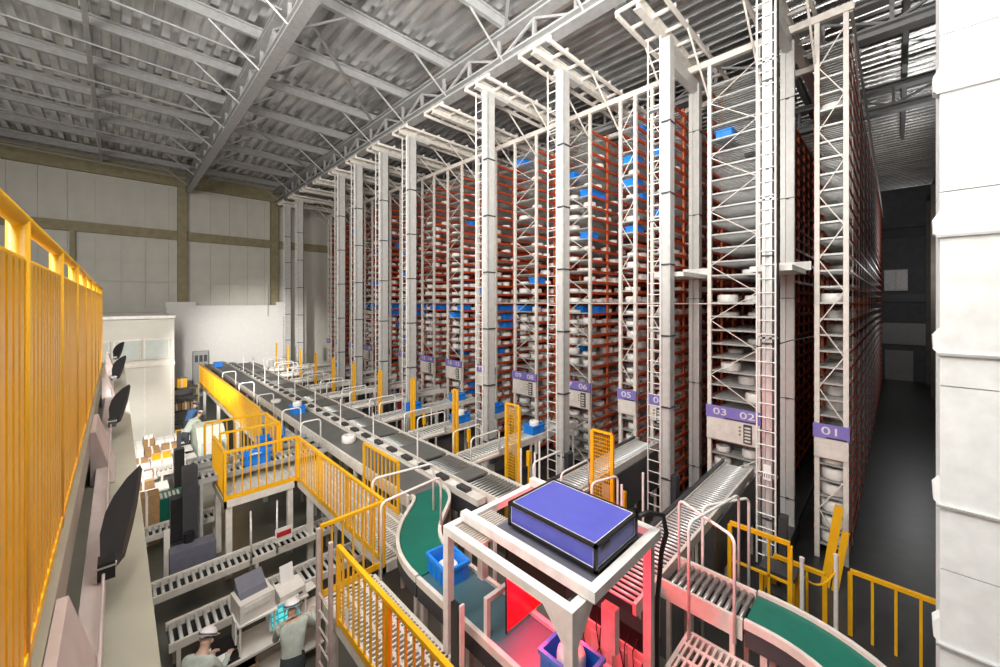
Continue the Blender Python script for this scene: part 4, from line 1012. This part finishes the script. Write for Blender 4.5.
def joints(lean=0.15, la=((-0.24, 0.12, -0.26), (-0.16, 0.38, -0.28)), ra=((0.24, 0.12, -0.26), (0.16, 0.38, -0.28)), look=(0, 1, -0.4), stance=0.1):
    """standing figure facing +y, feet on z=0; arms given as elbow and wrist offsets from the shoulder line"""
    L = lean
    v = {}
    v['pelvis'] = ((0, 0, 0.93), (0.165, 0.125)); v['waist'] = ((0, 0.35*L, 1.10), (0.16, 0.12)); v['chest'] = ((0, 0.8*L, 1.30), (0.195, 0.14))
    v['neckbase'] = ((0, 1.2*L, 1.44), (0.11, 0.09)); v['neck'] = ((0, 1.36*L, 1.50), 0.06); v['chin'] = ((0, 1.48*L + 0.015, 1.545), (0.072, 0.082)); v['head'] = ((0, 1.52*L + 0.02, 1.615), (0.09, 0.102))
    e = [('pelvis', 'waist'), ('waist', 'chest'), ('chest', 'neckbase'), ('neckbase', 'neck'), ('neck', 'chin'), ('chin', 'head')]
    pants, shoes, skin = ['pelvis'], [], ['neck', 'chin', 'head']
    for s, sd, arm in ((-1, 'l', la), (1, 'r', ra)):
        sh = Vector((s * 0.19, 1.05*L, 1.41)); el = Vector((s*0.2 + (arm[0][0] - s*0.2), sh.y + arm[0][1], sh.z + arm[0][2])); wr = Vector((arm[1][0], sh.y + arm[1][1], sh.z + arm[1][2]))
        v['sh'+sd] = (tuple(sh), 0.075); v['el'+sd] = (tuple(el), 0.052); v['wr'+sd] = (tuple(wr), 0.036)
        dr = (wr - el).normalized(); side = dr.cross(Vector((0, 0, 1))).normalized()
        hd = wr + dr * 0.08; v['hd'+sd] = (tuple(hd), (0.04, 0.022))
        e += [('chest', 'sh'+sd), ('sh'+sd, 'el'+sd), ('el'+sd, 'wr'+sd), ('wr'+sd, 'hd'+sd)]
        skin += ['hd'+sd]
        for j, (off, ln) in enumerate(((-0.033, 0.07), (-0.011, 0.085), (0.011, 0.08), (0.033, 0.06))):
            a = hd + dr * 0.035 + side * off; b = a + dr * ln * 0.6 + Vector((0, 0, -0.012)); c = b + dr * ln * 0.5 + Vector((0, 0, -0.03))
            for q_, p_ in enumerate((a, b, c)): v['f%d%d%s' % (j, q_, sd)] = (tuple(p_), 0.0095 - q_ * 0.001); skin.append('f%d%d%s' % (j, q_, sd))
            e += [('hd'+sd, 'f%d0%s' % (j, sd)), ('f%d0%s' % (j, sd), 'f%d1%s' % (j, sd)), ('f%d1%s' % (j, sd), 'f%d2%s' % (j, sd))]
        th = wr + dr * 0.05 - side * s * 0.04; tb = th + dr * 0.045 - side * s * 0.02 + Vector((0, 0, -0.01))
        v['t0'+sd] = (tuple(th), 0.012); v['t1'+sd] = (tuple(tb), 0.01); e += [('wr'+sd, 't0'+sd), ('t0'+sd, 't1'+sd)]; skin += ['t0'+sd, 't1'+sd]
        v['hip'+sd] = ((s*stance, 0, 0.86), 0.105); v['kn'+sd] = ((s*(stance+0.01), 0.03, 0.48), 0.07); v['an'+sd] = ((s*(stance+0.02), 0, 0.1), 0.048); v['to'+sd] = ((s*(stance+0.03), 0.14, 0.045), 0.042)
        e += [('pelvis', 'hip'+sd), ('hip'+sd, 'kn'+sd), ('kn'+sd, 'an'+sd), ('an'+sd, 'to'+sd)]
        pants += ['hip'+sd, 'kn'+sd, 'an'+sd]; shoes.append('to'+sd)
    return dict(v=v, e=e, skin=skin, pants=pants, shoes=shoes, look=look)
person('worker in pale sage jacket and white helmet bending over a sheet of paper', (0.62, 6.55, 0), -0.75, joints(0.28, look=(0.1, 1, -0.7)), 'shirt', 'trousers')
person('worker in pale sage jacket and white helmet seen from behind at the monitor', (1.9, 6.42, 0), -0.25, joints(0.12, ra=((0.33, 0.1, -0.22), (0.34, 0.36, -0.2)), look=(0.05, 1, -0.35)), 'shirt', 'trousers')
# ================================================================ PACKING AREA FAR BACK
off = struct('office_block', MB().box(-4, 22.0, 0, 1.78, 30, 5.65), 'warmwall')
for i, (x0, x1) in enumerate(((-1.6, -0.2), (-0.1, 0.72), (0.8, 1.62))):
    w_ = struct('window_%d' % (i + 1), MB().box(x0, 21.93, 3.9, x1, 22.0, 4.75), 'cream')
    MB().box(x0 + 0.05, 21.91, 3.95, x1 - 0.05, 21.93, 4.7).build('pane', 'glass', w_)
struct('trim_7', MB().box(-4, 21.95, 3.6, 1.8, 22.0, 3.75), 'cream')
struct('trim_8', MB().box(-4, 21.92, 5.6, 1.82, 30, 5.72), 'white')
for i in range(4): struct('trim_%d' % (9 + i), MB().box(-0.9 + i * 0.85, 21.97, 0, -0.84 + i * 0.85, 22.0, 3.6), 'cream')
def box_at(x, y, z, w_, d, h, m, label, rz=0.0, name='carton'):
    t = thing(name, label, 'box', (x, y, z), 'goods in the packing area')
    put('body', MB().box(-w_/2, -d/2, 0, w_/2, d/2, h).mesh('body', m), t)
    put('tape', MB().box(-0.025, -d/2 - 0.003, 0, 0.025, d/2 + 0.003, h + 0.003).mesh('tape', 'paper' if m == 'card' else 'cream'), t)
    t.rotation_euler = (0, 0, rz)
rb = random.Random(5)
sizew = {0: 'big', 1: 'mid-size', 2: 'small'}
colw = {'card': 'brown', 'paper': 'white', 'white': 'off-white', 'yellow': 'yellow'}
n_ = 0
for row in range(6):
    y = 14.9 + row * 1.15
    tb = thing('packing_table', 'low packing table loaded with cartons, %s row from the green counter' % nth(row + 1), 'table', (1.0, y, 0), 'packing tables')
    MB().box(0.2, y - 0.35, 0.55, 1.15 if row < 2 else 2.1, y + 0.35, 0.6).build('top', 'printer', tb)
    for (x, yy) in ((0.25, y - 0.3), (0.25, y + 0.3), (1.1, y - 0.3), (1.1, y + 0.3)): MB().box(x - 0.025, yy - 0.025, 0, x + 0.025, yy + 0.025, 0.55).build('leg', 'cream', tb)
    x = 0.3; c = 0
    while x < (0.8 if row < 2 else 1.75):
        w_ = rb.uniform(0.34, 0.62); h = rb.uniform(0.08, 0.36); m = rb.choice(('card', 'paper', 'paper', 'white', 'paper')); c += 1
        box_at(x + w_/2, y + rb.uniform(-0.05, 0.05), 0.6, w_ - 0.03, rb.uniform(0.45, 0.66), h, m, '%s carton, %s along the %s packing table' % (colw[m], nth(c), nth(row + 1)), 0)
        if rb.random() < 0.5:
            m2 = rb.choice(('paper', 'card', 'yellow')); box_at(x + w_/2, y, 0.6 + h + 0.003, w_ - 0.1, 0.28, rb.uniform(0.08, 0.2), m2, '%s box on top of the %s carton on the %s packing table' % (colw[m2], nth(c), nth(row + 1)), 0)
        x += w_
for i in range(3):
    box_at(0.55, 13.75 + 0.02 * i, 0.0 + i * 0.423, 0.5, 0.45, 0.42, 'card', 'brown carton in the stack beside the green counter, %s from the floor' % nth(i + 1), 0)
t = thing('wrapping_machine', 'large machine under a pale green sheet beside the far workers', 'machine', (2.7, 19.5, 0))
MB().box(2.2, 18.6, 0, 3.1, 20.6, 0.9).build('body', 'wrap', t)
MB().extrude([(2.2, 18.6, 0.9), (2.2, 20.6, 0.9), (2.2, 20.3, 1.3), (2.2, 19.2, 1.35)], (0.9, 0, 0)).build('cover', 'wrap', t)
MB().box(2.3, 18.3, 0.5, 2.9, 18.6, 0.95).build('tray', 'white', t)
person('worker in dark blue clothes and blue cap leaning over the pale green sheet', (2.25, 22.3, 0), -0.6, joints(0.42, look=(0.1, 1, -0.6)), 'blueshirt', 'trousers', 'blueshirt')
person('worker in pale sage jacket leaning over the packing goods beside the blue worker', (1.95, 20.4, 0), -0.9, joints(0.5, look=(0.1, 1, -0.7)), 'shirt', 'trousers')
t = thing('storage_shelf', 'dark open shelf unit behind the far workers', 'shelf', (2.4, 25, 0))
for z in (0.3, 0.9, 1.5, 2.0): MB().box(1.85, 24.6, z, 2.95, 25.3, z + 0.05).build('board', 'dark', t)
for (x, y) in ((1.87, 24.62), (2.93, 24.62), (1.87, 25.28), (2.93, 25.28)): MB().box(x - 0.03, y - 0.03, 0, x + 0.03, y + 0.03, 2.2).build('upright', 'khaki', t)
box_at(2.3, 25.0, 2.05, 0.4, 0.35, 0.45, 'yellow', 'yellow box standing on top of the dark shelf unit')
for i in range(3):
    box_at(2.1 + 0.35 * i, 25.0, 0.953, 0.3, 0.4, 0.35, 'card', 'brown carton on the second board of the dark shelf, %s of three' % nth(i + 1))
t = thing('control_cabinet', 'small grey control cabinet at the far end of the grey belt', 'cabinet', (4.0, 32.6, 0))
MB().box(3.6, 32.6, 0, 4.4, 33.0, 3.0).build('body', 'steel', t)
for q in range(3): MB().box(3.68 + q * 0.24, 32.58, 2.3, 3.86 + q * 0.24, 32.6, 2.75).build('display', 'dark', t)
one('wall_pipe', MB().tube([(8.3, YW - 0.75, 5.2), (8.3, YW - 0.75, 7.6)], 0.03, 6), 'zinc', 'thin vertical pipe on the white lining of the far wall', 'pipe')
